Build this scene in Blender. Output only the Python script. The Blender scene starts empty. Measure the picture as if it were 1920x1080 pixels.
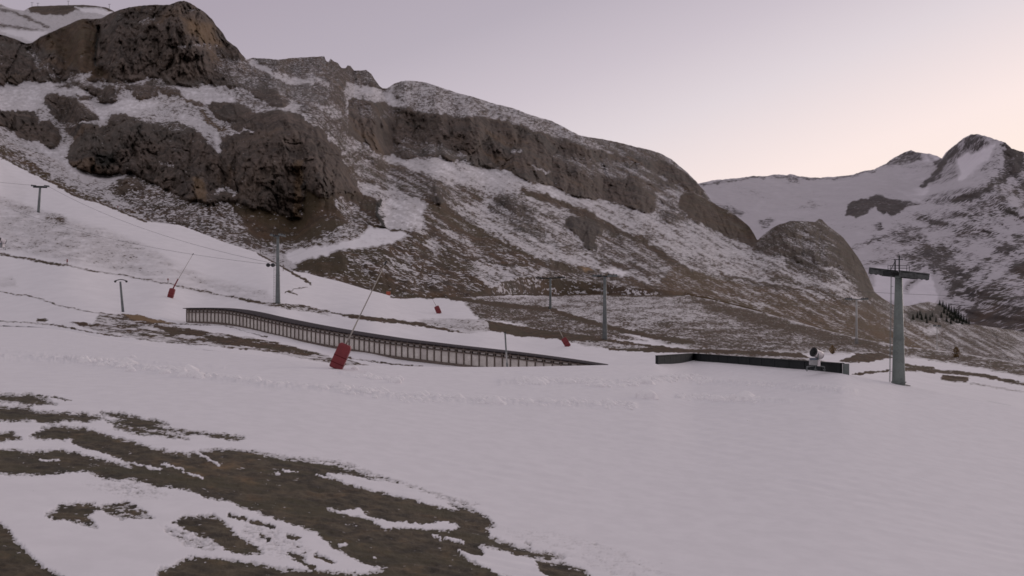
import bpy, bmesh, math, random
import numpy as np
from mathutils import Vector, Matrix

random.seed(7)
rng = np.random.default_rng(7)
SC = bpy.context.scene
COL = SC.collection

# ------------------------------------------------------------------ camera, sky, sun, exposure
F = 2638.0                       # focal length in photo pixels (photo is 1920 wide)
cam_data = bpy.data.cameras.new("camera")
cam_data.sensor_width = 36.0
cam_data.lens = 36.0 * F / 1920.0
cam_data.clip_start = 0.5
cam_data.clip_end = 40000.0
cam = bpy.data.objects.new("camera", cam_data)
cam.location = (0, 0, 0)
cam.rotation_euler = (math.radians(90), 0, 0)
COL.objects.link(cam)
SC.camera = cam

SC.view_settings.view_transform = 'Standard'
SC.view_settings.look = 'None'
SC.view_settings.exposure = 0.0
SC.view_settings.gamma = 1.0
SC.view_settings.use_curve_mapping = False
SC.render.engine = 'CYCLES'
SC.cycles.use_denoising = True
SC.cycles.filter_width = 1.6
SC.cycles.max_bounces = 5
SC.cycles.diffuse_bounces = 3

def lin(r, g, b):
    f = lambda c: ((c / 255.0) / 12.92) if c / 255.0 <= 0.04045 else (((c / 255.0) + 0.055) / 1.055) ** 2.4
    return (f(r), f(g), f(b), 1.0)

SUN_AZ, SUN_EL = 38.0, 9.0       # degrees to the right of the view axis, above the horizon
world = bpy.data.worlds.new("World")
SC.world = world
world.use_nodes = True
wn, wl = world.node_tree.nodes, world.node_tree.links
wn.clear()
w_out = wn.new("ShaderNodeOutputWorld")
w_bg = wn.new("ShaderNodeBackground")
sky = wn.new("ShaderNodeTexSky")
sky.sky_type = 'NISHITA'
sky.sun_disc = False
sky.sun_elevation = math.radians(1.0)
sky.sun_rotation = math.radians(SUN_AZ)
sky.altitude = 2300
sky.air_density = 1.0
sky.dust_density = 2.0
tc = wn.new("ShaderNodeTexCoord")
sep = wn.new("ShaderNodeSeparateXYZ")
wl.new(tc.outputs["Generated"], sep.inputs[0])
def wmath(op, a, b=None):
    n = wn.new("ShaderNodeMath"); n.operation = op
    for i, v in enumerate((a, b)):
        if v is None: continue
        if isinstance(v, (int, float)): n.inputs[i].default_value = v
        else: wl.new(v, n.inputs[i])
    return n.outputs[0]
el = wmath('MULTIPLY', wmath('ARCSINE', sep.outputs[2]), 57.2958)
az = wmath('MULTIPLY', wmath('ARCTAN2', sep.outputs[0], sep.outputs[1]), 57.2958)
daz = wmath('ABSOLUTE', wmath('SUBTRACT', az, 20.0))
# angle distance saturates behind the camera so that the gradient has no seam
dazs = wmath('MULTIPLY', wmath('SINE', wmath('DIVIDE', daz, 114.59)), 40.0)
u = wmath('ADD', wmath('ABSOLUTE', el), dazs)
un = wmath('DIVIDE', u, 90.0)
ramp = wn.new("ShaderNodeValToRGB")
ramp.color_ramp.interpolation = 'LINEAR'
stops = [(3.0, (250, 232, 221)), (7.5, (246, 228, 226)), (11.5, (221, 210, 216)), (14.5, (201, 190, 200)),
         (18.0, (180, 170, 182)), (22.0, (170, 159, 172)), (35.0, (176, 167, 177)), (60.0, (177, 170, 176)), (90.0, (177, 170, 176))]
cr = ramp.color_ramp
cr.elements[0].position = stops[0][0] / 90.0; cr.elements[0].color = lin(*stops[0][1])
cr.elements[1].position = 1.0; cr.elements[1].color = lin(*stops[-1][1])
for p, c in stops[1:-1]:
    e = cr.elements.new(p / 90.0); e.color = lin(*c)
wl.new(un, ramp.inputs[0])
addn = wn.new("ShaderNodeMix"); addn.data_type = 'RGBA'; addn.blend_type = 'ADD'
addn.inputs[0].default_value = 0.015
wl.new(ramp.outputs[0], addn.inputs[6]); wl.new(sky.outputs[0], addn.inputs[7])
wl.new(addn.outputs[2], w_bg.inputs[0])
w_bg.inputs[1].default_value = 1.0
wl.new(w_bg.outputs[0], w_out.inputs[0])

sun_data = bpy.data.lights.new("sun", 'SUN')
sun_data.energy = 0.7
sun_data.angle = math.radians(20)
sun_data.color = (1.0, 0.86, 0.78)
sun = bpy.data.objects.new("sun", sun_data)
sd = Vector((math.sin(math.radians(SUN_AZ)) * math.cos(math.radians(SUN_EL)),
             math.cos(math.radians(SUN_AZ)) * math.cos(math.radians(SUN_EL)), math.sin(math.radians(SUN_EL))))
sun.rotation_euler = (-sd).to_track_quat('-Z', 'Y').to_euler()
COL.objects.link(sun)

# ------------------------------------------------------------------ helpers
def tag(o, label=None, cat=None, group=None, kind=None):
    if label: o["label"] = label
    if cat: o["category"] = cat
    if group: o["group"] = group
    if kind: o["kind"] = kind
    return o

def empty(name, loc, rotz=0.0):
    o = bpy.data.objects.new(name, None)
    o.location = loc; o.rotation_euler = (0, 0, rotz)
    COL.objects.link(o)
    return o

class MB:
    """collects simple shapes into one mesh"""
    def __init__(s): s.v = []; s.f = []
    def add(s, vs, fs):
        k = len(s.v); s.v += [tuple(v) for v in vs]; s.f += [tuple(i + k for i in f) for f in fs]
    def box(s, c, size, M=None):
        x, y, z = (k / 2 for k in size)
        vs = [Vector((a, b, d)) for a in (-x, x) for b in (-y, y) for d in (-z, z)]
        if M is not None: vs = [M @ v for v in vs]
        s.add([v + Vector(c) for v in vs], [(0, 1, 3, 2), (4, 6, 7, 5), (0, 4, 5, 1), (2, 3, 7, 6), (0, 2, 6, 4), (1, 5, 7, 3)])
    def tube(s, a, b, r1, r2=None, n=10, cap=True):
        a, b = Vector(a), Vector(b); r2 = r1 if r2 is None else r2
        d = (b - a).normalized()
        u = d.orthogonal().normalized(); w = d.cross(u)
        vs = []
        for p, r in ((a, r1), (b, r2)):
            for i in range(n):
                t = 2 * math.pi * i / n
                vs.append(p + (u * math.cos(t) + w * math.sin(t)) * r)
        fs = [(i, (i + 1) % n, n + (i + 1) % n, n + i) for i in range(n)]
        if cap: fs += [tuple(reversed(range(n))), tuple(range(n, 2 * n))]
        s.add(vs, fs)
    def bar(s, a, b, w, h):
        a, b = Vector(a), Vector(b)
        d = (b - a); L = d.length; d.normalize()
        up = Vector((0, 0, 1)) if abs(d.z) < 0.95 else Vector((0, 1, 0))
        sx = d.cross(up).normalized(); uz = sx.cross(d)
        vs = [a + sx * i * w / 2 + uz * j * h / 2 + d * (L if k else 0) for k in (0, 1) for i in (-1, 1) for j in (-1, 1)]
        s.add(vs, [(0, 1, 3, 2), (4, 6, 7, 5), (0, 4, 5, 1), (2, 3, 7, 6), (0, 2, 6, 4), (1, 5, 7, 3)])
    def lathe(s, prof, a, axis, n=20):
        a = Vector(a); axis = Vector(axis).normalized(); u = axis.orthogonal().normalized(); w = axis.cross(u)
        k = len(prof); vs = []
        for (r, z) in prof:
            for i in range(n):
                t = 2 * math.pi * i / n
                vs.append(a + axis * z + (u * math.cos(t) + w * math.sin(t)) * max(r, 1e-4))
        fs = [(j * n + i, j * n + (i + 1) % n, (j + 1) * n + (i + 1) % n, (j + 1) * n + i) for j in range(k - 1) for i in range(n)]
        s.add(vs, fs)
    def mesh(s, name, mat, smooth=False):
        me = bpy.data.meshes.new(name)
        me.from_pydata(s.v, [], s.f); me.validate(); me.update()
        me.materials.append(mat)
        if smooth:
            for p in me.polygons: p.use_smooth = True
        return me
    def build(s, name, mat, parent=None, smooth=False, bevel=0.0):
        o = bpy.data.objects.new(name, s.mesh(name, mat, smooth))
        COL.objects.link(o)
        if parent is not None: o.parent = parent
        if bevel:
            m = o.modifiers.new("bevel", 'BEVEL'); m.width = bevel; m.segments = 2; m.limit_method = 'ANGLE'
        return o

# ------------------------------------------------------------------ numpy noise
_perm = rng.permutation(4096)
_grad = rng.normal(size=(4096, 2)); _grad /= np.linalg.norm(_grad, axis=1)[:, None]
def perlin(x, y, seed=0):
    x = x + seed * 37.13; y = y + seed * 91.7
    xi = np.floor(x).astype(np.int64); yi = np.floor(y).astype(np.int64)
    xf = x - xi; yf = y - yi
    def g(ix, iy, dx, dy):
        h = _perm[(_perm[ix & 4095] + iy) & 4095]
        gr = _grad[h]
        return gr[..., 0] * dx + gr[..., 1] * dy
    uu = xf * xf * xf * (xf * (xf * 6 - 15) + 10); vv = yf * yf * yf * (yf * (yf * 6 - 15) + 10)
    a = g(xi, yi, xf, yf); b = g(xi + 1, yi, xf - 1, yf)
    c = g(xi, yi + 1, xf, yf - 1); d = g(xi + 1, yi + 1, xf - 1, yf - 1)
    return ((a + uu * (b - a)) + vv * ((c + uu * (d - c)) - (a + uu * (b - a)))) * 1.5
def fbm(x, y, oct=5, gain=0.5, seed=0, ridged=False):
    s = 0.0; a = 1.0; f = 1.0; n = 0.0
    for o in range(oct):
        p = perlin(x * f, y * f, seed + o * 3)
        if ridged: p = 1.0 - 2.0 * np.abs(p)
        s = s + p * a; n += a; a *= gain; f *= 2.03
    return s / n
def worley(x, y, seed=0):
    xi = np.floor(x).astype(np.int64); yi = np.floor(y).astype(np.int64)
    f1 = np.full(x.shape, 9.0); f2 = np.full(x.shape, 9.0); cr_ = np.zeros(x.shape)
    for i in (-1, 0, 1):
        for j in (-1, 0, 1):
            h = _perm[(_perm[(xi + i + seed * 17) & 4095] + yi + j) & 4095]
            px = xi + i + _rx[h]; py = yi + j + _ry[h]
            d = np.hypot(x - px, y - py); nw = d < f1
            f2 = np.where(nw, f1, np.minimum(f2, d)); cr_ = np.where(nw, _rx[(h * 7 + 3) & 4095], cr_); f1 = np.where(nw, d, f1)
    return f2 - f1, cr_
_rx = rng.random(4096); _ry = rng.random(4096)
def sstep(a, b, x):
    t = np.clip((x - a) / (b - a), 0, 1); return t * t * (3 - 2 * t)

# ------------------------------------------------------------------ painting of cover (where snow, rock and turf lie)
def sdf_poly(X, Y, pts):
    """signed distance, negative inside"""
    P = np.asarray(pts, float); n = len(P)
    d2 = np.full(X.shape, 1e12); ins = np.zeros(X.shape, bool)
    for i in range(n):
        ax, ay = P[i]; bx, by = P[(i + 1) % n]
        ex, ey = bx - ax, by - ay; L = ex * ex + ey * ey + 1e-9
        t = np.clip(((X - ax) * ex + (Y - ay) * ey) / L, 0, 1)
        dx = X - ax - t * ex; dy = Y - ay - t * ey
        d2 = np.minimum(d2, dx * dx + dy * dy)
        if ay != by:
            c = ((ay > Y) != (by > Y)) & (X < (bx - ax) * (Y - ay) / (by - ay) + ax)
            ins ^= c
    d = np.sqrt(d2); return np.where(ins, -d, d)
def sdf_line(X, Y, pts):
    d2 = np.full(X.shape, 1e12)
    for (ax, ay), (bx, by) in zip(pts[:-1], pts[1:]):
        ex, ey = bx - ax, by - ay; L = ex * ex + ey * ey + 1e-9
        t = np.clip(((X - ax) * ex + (Y - ay) * ey) / L, 0, 1)
        dx = X - ax - t * ex; dy = Y - ay - t * ey
        d2 = np.minimum(d2, dx * dx + dy * dy)
    return np.sqrt(d2)
class Cover:
    drop = 0.0
    def __init__(s, PX, PY, cov, kind, warp=5.0, wl=22.0, ys=1.0, seed=0, wl2=7.0):
        s.WX = PX + warp * fbm(PX / wl, PY * ys / wl, 3, 0.6, seed + 11) + warp * 0.35 * perlin(PX / wl2, PY * ys / wl2, seed + 50)
        s.WY = PY + (warp * fbm(PX / wl, PY * ys / wl, 3, 0.6, seed + 31) + warp * 0.35 * perlin(PX / wl2, PY * ys / wl2, seed + 51)) / ys
        s.cov = np.full(PX.shape, float(cov)); s.kind = np.full(PX.shape, float(kind)); s.tint = np.full(PX.shape, 0.5)
    def _put(s, sl, m, cov, kind, tint):
        if cov is not None and s.drop and 0.4 < cov < 0.95: cov = cov - s.drop * (1.0 if cov < 0.8 else 0.5)
        if cov is not None: s.cov[sl] = s.cov[sl] * (1 - m) + cov * m
        if kind is not None: s.kind[sl] = s.kind[sl] * (1 - m) + kind * m
        if tint is not None: s.tint[sl] = s.tint[sl] * (1 - m) + tint * m
    def poly(s, pts, cov=None, kind=None, fe=4.0, tint=None):
        P = np.asarray(pts, float); pad = fe + 2
        sl = (s.WX > P[:, 0].min() - pad) & (s.WX < P[:, 0].max() + pad) & (s.WY > P[:, 1].min() - pad) & (s.WY < P[:, 1].max() + pad)
        if not sl.any(): return
        d = sdf_poly(s.WX[sl], s.WY[sl], pts)
        s._put(sl, 1 - sstep(-fe, fe, d), cov, kind, tint)
    def line(s, pts, w, cov=None, kind=None, fe=None, tint=None):
        fe = w * 0.6 if fe is None else fe
        P = np.asarray(pts, float); pad = w + fe + 2
        sl = (s.WX > P[:, 0].min() - pad) & (s.WX < P[:, 0].max() + pad) & (s.WY > P[:, 1].min() - pad) & (s.WY < P[:, 1].max() + pad)
        if not sl.any(): return
        d = sdf_line(s.WX[sl], s.WY[sl], pts) - w / 2
        s._put(sl, 1 - sstep(-fe / 2, fe, d), cov, kind, tint)

def tps(anchors):
    A = np.asarray(anchors, float)
    P = A[:, :2] / 500.0; v = np.log(A[:, 2]); n = len(P)
    def U(r2): return np.where(r2 > 0, 0.5 * r2 * np.log(r2 + 1e-12), 0)
    r2 = ((P[:, None] - P[None]) ** 2).sum(-1)
    K = U(r2) + np.eye(n) * 0.004
    Q = np.c_[np.ones(n), P]
    M = np.block([[K, Q], [Q.T, np.zeros((3, 3))]])
    w = np.linalg.solve(M, np.r_[v, 0, 0, 0])
    def f(X, Y):
        x = np.clip(np.asarray(X, float), -120, 2040) / 500.0; y = np.asarray(Y, float) / 500.0
        s = w[n] + w[n + 1] * x + w[n + 2] * y
        for i in range(n):
            s = s + w[i] * U((x - P[i, 0]) ** 2 + (y - P[i, 1]) ** 2)
        return s
    return f

def curve(pts):
    P = np.asarray(pts, float)
    return lambda x: np.interp(x, P[:, 0], P[:, 1])

def boxblur(a, k, axis):
    if k < 1: return a
    pad = [(0, 0)] * a.ndim; pad[axis] = (k, k)
    b = np.pad(a, pad, mode='edge'); c = np.cumsum(b, axis=axis)
    c = np.concatenate([np.zeros_like(np.take(c, [0], axis)), c], axis=axis)
    n = a.shape[axis]
    hi = np.take(c, range(2 * k + 1, 2 * k + 1 + n), axis); lo = np.take(c, range(0, n), axis)
    return (hi - lo) / (2 * k + 1)

def grid_mesh(name, XYZ, attrs, mat, kind='structure', label=None):
    """XYZ: rows x cols x 3, rows run from near to far"""
    R, C = XYZ.shape[:2]
    me = bpy.data.meshes.new(name)
    idx = np.arange(R * C, dtype=np.int32).reshape(R, C)
    a, b, c, d = idx[:-1, :-1].ravel(), idx[:-1, 1:].ravel(), idx[1:, 1:].ravel(), idx[1:, :-1].ravel()
    q = np.stack([a, b, c, d], 1)
    me.vertices.add(R * C); me.vertices.foreach_set("co", XYZ.reshape(-1).astype(np.float32))
    me.loops.add(q.size); me.loops.foreach_set("vertex_index", q.reshape(-1))
    me.polygons.add(len(q)); me.polygons.foreach_set("loop_start", np.arange(0, q.size, 4, dtype=np.int32))
    me.polygons.foreach_set("use_smooth", np.ones(len(q), bool))
    me.update(calc_edges=True)
    for k, v in attrs.items():
        at = me.attributes.new(k, 'FLOAT', 'POINT'); at.data.foreach_set("value", v.reshape(-1).astype(np.float32))
    me.materials.append(mat)
    o = bpy.data.objects.new(name, me); COL.objects.link(o)
    o["kind"] = kind
    if label: o["label"] = label
    return o

def to_world(PX, PY, D):
    return np.stack([(PX - 960.0) * D / F, D, (540.0 - PY) * D / F], -1)
def W(px, py, d):
    return Vector(((px - 960.0) * d / F, d, (540.0 - py) * d / F))

# ------------------------------------------------------------------ materials
def new_mat(name):
    m = bpy.data.materials.new(name); m.use_nodes = True
    nt = m.node_tree; b = nt.nodes["Principled BSDF"]
    return m, nt, b
class NT:
    def __init__(s, nt): s.nt = nt; s.n = nt.nodes; s.l = nt.links
    def put(s, sock, v):
        if isinstance(v, (int, float)): sock.default_value = v
        elif isinstance(v, tuple):
            sock.default_value = v if len(v) == len(sock.default_value) else (v + (1.0,))
        else: s.l.new(v, sock)
    def math(s, op, a, b=0.0, clamp=False):
        n = s.n.new("ShaderNodeMath"); n.operation = op; n.use_clamp = clamp
        s.put(n.inputs[0], a); s.put(n.inputs[1], b); return n.outputs[0]
    def noise(s, vec, scale, detail=6, rough=0.6, dist=0.0):
        n = s.n.new("ShaderNodeTexNoise"); n.inputs["Scale"].default_value = scale
        n.inputs["Detail"].default_value = detail; n.inputs["Roughness"].default_value = rough; n.inputs["Distortion"].default_value = dist
        s.l.new(vec, n.inputs["Vector"]); return n.outputs[0]
    def mapping(s, vec, scale, rot=(0, 0, 0)):
        n = s.n.new("ShaderNodeMapping"); n.inputs["Scale"].default_value = scale; n.inputs["Rotation"].default_value = rot
        s.l.new(vec, n.inputs["Vector"]); return n.outputs[0]
    def mix(s, f, a, b, mode='MIX'):
        n = s.n.new("ShaderNodeMix"); n.data_type = 'RGBA'; n.blend_type = mode
        s.put(n.inputs[0], f); s.put(n.inputs[6], a); s.put(n.inputs[7], b); return n.outputs[2]
    def ss(s, x, lo, hi):
        n = s.n.new("ShaderNodeMapRange"); n.interpolation_type = 'SMOOTHSTEP'
        s.put(n.inputs[0], x); n.inputs[1].default_value = lo; n.inputs[2].default_value = hi; return n.outputs[0]
    def attr(s, name):
        n = s.n.new("ShaderNodeAttribute"); n.attribute_name = name; return n.outputs["Fac"]
    def bump(s, h, strength, dist):
        n = s.n.new("ShaderNodeBump"); n.inputs["Strength"].default_value = strength; n.inputs["Distance"].default_value = dist
        s.l.new(h, n.inputs["Height"]); return n.outputs[0]

def ground_mat(name, s1, s2, stretch=(1, 1, 1), slope=0.25, amp=1.0, sharp=0.05, rock=None, turf=None, bump_d=0.5, snow=(0.80, 0.775, 0.80), rot=(0, 0, 0), rs=None, cm=1.0):
    m, nt, b = new_mat(name); N = NT(nt)
    tcn = nt.nodes.new("ShaderNodeTexCoord"); vec = tcn.outputs["Object"]
    vs = N.mapping(N.mapping(vec, (1, 1, 1), rot), stretch) if any(rot) else N.mapping(vec, stretch)
    geo = nt.nodes.new("ShaderNodeNewGeometry")
    sp = nt.nodes.new("ShaderNodeSeparateXYZ"); nt.links.new(geo.outputs["Normal"], sp.inputs[0])
    nz = sp.outputs[2]
    cov, kind, tint = N.attr("cov"), N.attr("kind"), N.attr("tint")
    n1 = N.noise(vs, s1, 8, 0.62, 0.3); n2 = N.noise(vs, s2, 5, 0.6)
    nn = N.math('ADD', N.math('MULTIPLY', N.math('SUBTRACT', n1, 0.5), amp), N.math('MULTIPLY', N.math('SUBTRACT', n2, 0.5), amp * 0.3))
    v = N.math('ADD', nn, N.math('MULTIPLY', N.math('SUBTRACT', cov, 0.5), cm))
    v = N.math('ADD', v, N.math('MULTIPLY', N.math('SUBTRACT', nz, 0.6), slope))
    sn = N.ss(v, -sharp, sharp)
    # bare ground colours
    rock = rock or ((0.046, 0.037, 0.031), (0.142, 0.108, 0.088), (0.160, 0.108, 0.070))
    turf = turf or ((0.033, 0.022, 0.013), (0.105, 0.062, 0.034), (0.056, 0.042, 0.019))
    rs = rs or s1
    vr = N.mapping(vec, (1.0, 0.4, 0.28))
    r1 = N.noise(vr, rs * 0.6, 8, 0.7, 0.6); r2 = N.noise(vec, rs * 0.13, 5, 0.6); r3 = N.noise(vec, rs * 0.07, 4, 0.55)
    r4 = N.noise(N.mapping(vec, (1.0, 0.5, 0.16)), rs * 2.6, 6, 0.65, 0.3)
    rc = N.mix(N.ss(N.math('ADD', N.math('MULTIPLY', r1, 0.55), N.math('MULTIPLY', r4, 0.45)), 0.38, 0.62), rock[0], rock[1])  # rock tones; the dark streaks also put small-scale crevice shade into the colour
    rc = N.mix(N.math('MULTIPLY', N.ss(r2, 0.53, 0.70), 0.7), rc, rock[2])
    rc = N.mix(N.math('MULTIPLY', N.ss(r3, 0.50, 0.64), 0.40), rc, (0.088, 0.084, 0.074))
    t1 = N.noise(vs, rs * 1.3, 7, 0.7); t2 = N.noise(vec, rs * 0.22, 5, 0.6); 
    tcx = N.mix(N.ss(t1, 0.32, 0.68), turf[0], turf[1])
    tcx = N.mix(N.math('MULTIPLY', N.ss(t2, 0.46, 0.62), 0.8), tcx, turf[2])
    bare = N.mix(kind, rc, tcx)
    bare = N.mix(N.ss(tint, 0.5, 1.0), bare, (0.24, 0.155, 0.080))
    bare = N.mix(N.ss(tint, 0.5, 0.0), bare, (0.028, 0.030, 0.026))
    sv = N.mix(N.ss(n2, 0.3, 0.7), tuple(c * 0.94 for c in snow), snow)
    thin = N.math('ADD', 0.68, N.math('MULTIPLY', N.ss(cov, 0.62, 0.95), 0.32))
    colr = N.mix(N.math('MULTIPLY', sn, thin), bare, sv)
    nt.links.new(colr, b.inputs["Base Color"])
    b.inputs["Roughness"].default_value = 0.85
    b.inputs["Specular IOR Level"].default_value = 0.15
    h = N.math('ADD', N.math('MULTIPLY', sn, 0.6), N.math('MULTIPLY', N.math('MULTIPLY', N.math('SUBTRACT', 1.0, sn), r1), 1.3))
    nt.links.new(N.bump(h, 0.7, bump_d), b.inputs["Normal"])
    return m

def simple_mat(name, c1, c2=None, scale=3.0, rough=0.6, metal=0.0, bump=0.0, stretch=(1, 1, 1), dirt=None):
    m, nt, b = new_mat(name); N = NT(nt)
    c2 = c2 or tuple(c * 0.75 for c in c1)
    tcn = nt.nodes.new("ShaderNodeTexCoord"); vec = N.mapping(tcn.outputs["Object"], stretch)
    n1 = N.noise(vec, scale, 6, 0.65); n2 = N.noise(vec, scale * 7, 4, 0.6)
    c = N.mix(N.ss(n1, 0.3, 0.7), c1 + (1.0,), c2 + (1.0,))
    if dirt: c = N.mix(N.math('MULTIPLY', N.ss(n2, 0.5, 0.7), 0.5), c, dirt + (1.0,))
    nt.links.new(c, b.inputs["Base Color"])
    b.inputs["Roughness"].default_value = rough; b.inputs["Metallic"].default_value = metal
    b.inputs["Specular IOR Level"].default_value = 0.5 if rough < 0.7 else 0.1
    if bump: nt.links.new(N.bump(n2, 0.5, bump), b.inputs["Normal"])
    return m

M_near = ground_mat("snow_field_cover", 6.0, 1.3, (1, 0.5, 1), slope=0.0, amp=2.2, sharp=0.08, cm=1.15, bump_d=0.10, rs=1.6,
                    turf=((0.032, 0.026, 0.019), (0.110, 0.088, 0.058), (0.072, 0.062, 0.036)))
M_slope = ground_mat("ski_slope_cover", 1.6, 0.42, (1, 0.35, 1.4), slope=0.0, amp=1.9, sharp=0.07, cm=1.2, bump_d=0.25, rs=0.8)
M_mount = ground_mat("mountain_cover", 0.62, 0.16, (1, 0.6, 1.4), slope=0.45, amp=2.3, sharp=0.06, cm=1.3, bump_d=2.2, rs=0.11)
M_far = ground_mat("far_mountain_cover", 0.14, 0.05, (0.38, 0.6, 1.0), slope=0.50, amp=1.7, sharp=0.15, cm=1.25, rot=(0, math.radians(42), 0), bump_d=5.0, rs=0.03,
                   rock=((0.050, 0.046, 0.050), (0.12, 0.108, 0.112), (0.10, 0.085, 0.08)), snow=(0.72, 0.68, 0.73))
M_metal = simple_mat("galvanised_steel", (0.20, 0.22, 0.22), (0.13, 0.145, 0.145), 1.5, 0.55, 0.3, dirt=(0.08, 0.08, 0.075))
M_green = simple_mat("green_grey_paint", (0.175, 0.205, 0.19), (0.125, 0.15, 0.14), 0.8, 0.5, 0.0, dirt=(0.07, 0.075, 0.07))
M_dark = simple_mat("dark_steel", (0.045, 0.048, 0.048), (0.03, 0.032, 0.033), 2.0, 0.85, 0.0)
M_train = simple_mat("dull_sheave_steel", (0.115, 0.12, 0.118), (0.06, 0.064, 0.064), 3.0, 0.7)
M_light = simple_mat("pale_steel", (0.46, 0.45, 0.44), (0.34, 0.33, 0.32), 2.0, 0.6)
M_conc = simple_mat("concrete", (0.30, 0.29, 0.28), (0.20, 0.19, 0.18), 2.0, 0.9)
M_red = simple_mat("red_padding", (0.21, 0.026, 0.030), (0.16, 0.02, 0.024), 2.0, 0.6, bump=0.01)
M_orange = simple_mat("orange_padding", (0.45, 0.10, 0.05), (0.32, 0.07, 0.04), 2.0, 0.6)
M_white = simple_mat("white_paint", (0.82, 0.76, 0.76), (0.68, 0.63, 0.63), 2.0, 0.45)
M_black = simple_mat("black_rubber", (0.02, 0.02, 0.022), (0.012, 0.012, 0.014), 2.0, 0.6)
M_board = simple_mat("black_board", (0.026, 0.030, 0.031), (0.018, 0.021, 0.022), 1.0, 0.95)
M_endb = simple_mat("grey_board", (0.16, 0.18, 0.17), (0.11, 0.125, 0.12), 1.0, 0.7)
M_wood = simple_mat("weathered_timber", (0.200, 0.163, 0.140), (0.130, 0.106, 0.092), 2.0, 0.8)
M_roof = simple_mat("dark_roof_sheet", (0.070, 0.060, 0.064), (0.048, 0.042, 0.045), 2.0, 0.95)
M_panel = simple_mat("pale_panel", (0.74, 0.70, 0.65), (0.56, 0.52, 0.48), 1.4, 0.55, dirt=(0.40, 0.34, 0.31))
M_snowob = simple_mat("loose_snow", (0.93, 0.90, 0.91), (0.88, 0.85, 0.86), 6.0, 0.8, bump=0.02)
M_needle = simple_mat("dark_needles", (0.020, 0.026, 0.020), (0.035, 0.036, 0.026), 0.6, 0.9)
M_bark = simple_mat("bark", (0.07, 0.055, 0.04), (0.045, 0.035, 0.028), 3.0, 0.9)
M_shrub = simple_mat("dry_shrub", (0.26, 0.18, 0.09), (0.17, 0.115, 0.06), 2.0, 0.9)
M_rope = simple_mat("steel_rope", (0.06, 0.06, 0.065), (0.045, 0.045, 0.05), 2.0, 0.6)

X0, X1, STEP = -240.0, 2160.0, 1.7
cols = np.arange(X0, X1, STEP)

# ================================================================== A: snow field (near)
K_edge = [(-260, 606), (0, 612), (70, 614), (125, 620), (190, 634), (250, 643), (310, 651), (375, 656), (462, 663), (560, 676), (640, 686), (700, 685),
          (830, 688), (960, 688), (1060, 686), (1130, 684.5), (1180, 683.5), (1232, 682), (1266, 678), (1300, 674), (1345, 678), (1390, 681.6), (1442, 686.5), (1510, 693),
          (1578, 700), (1640, 712), (1700, 723), (1800, 742), (1920, 766), (2180, 820)]
H_edge = [(-260, 4.5), (0, 5.0), (350, 5.4), (560, 5.9), (700, 6.5), (830, 7.1), (960, 7.6), (1130, 7.75), (1232, 8.05), (1266, 9.2), (1300, 10.15), (1345, 9.4),
          (1390, 8.85), (1442, 8.33), (1510, 7.75), (1578, 7.34), (1685, 8.76), (1920, 9.6), (2180, 10.4)]
kf, hf = curve(K_edge), curve(H_edge)
Y_BOT = 1180.0
def smooth_curve(f, w):
    xs = np.arange(-700, 2700, 2.0); v = f(xs); k = np.exp(-0.5 * (np.arange(-3 * w, 3 * w + 1, 2.0) / w) ** 2); k /= k.sum()
    vp = np.pad(v, len(k) // 2, mode='edge'); vv = np.convolve(vp, k, mode='valid')[:len(xs)]
    return lambda x: np.interp(x, xs, vv)
hs, hg = smooth_curve(hf, 160), smooth_curve(hf, 9)
kf = smooth_curve(kf, 7)
hb = curve([(-260, 5.0), (600, 5.6), (1300, 6.3), (2180, 7.4)])
def depth_A(px, py):
    top = kf(px); t = np.clip((Y_BOT - py) / (Y_BOT - top), 0, 1)
    h = hb(px) * (1 - t) + hs(px) * t + (hg(px) - hs(px)) * t ** 7 + 0.5 * np.sin(t * math.pi) * np.clip((np.asarray(px, float) - 200) / 900, -0.3, 1)
    return h * F / (py - 540.0)

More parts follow.
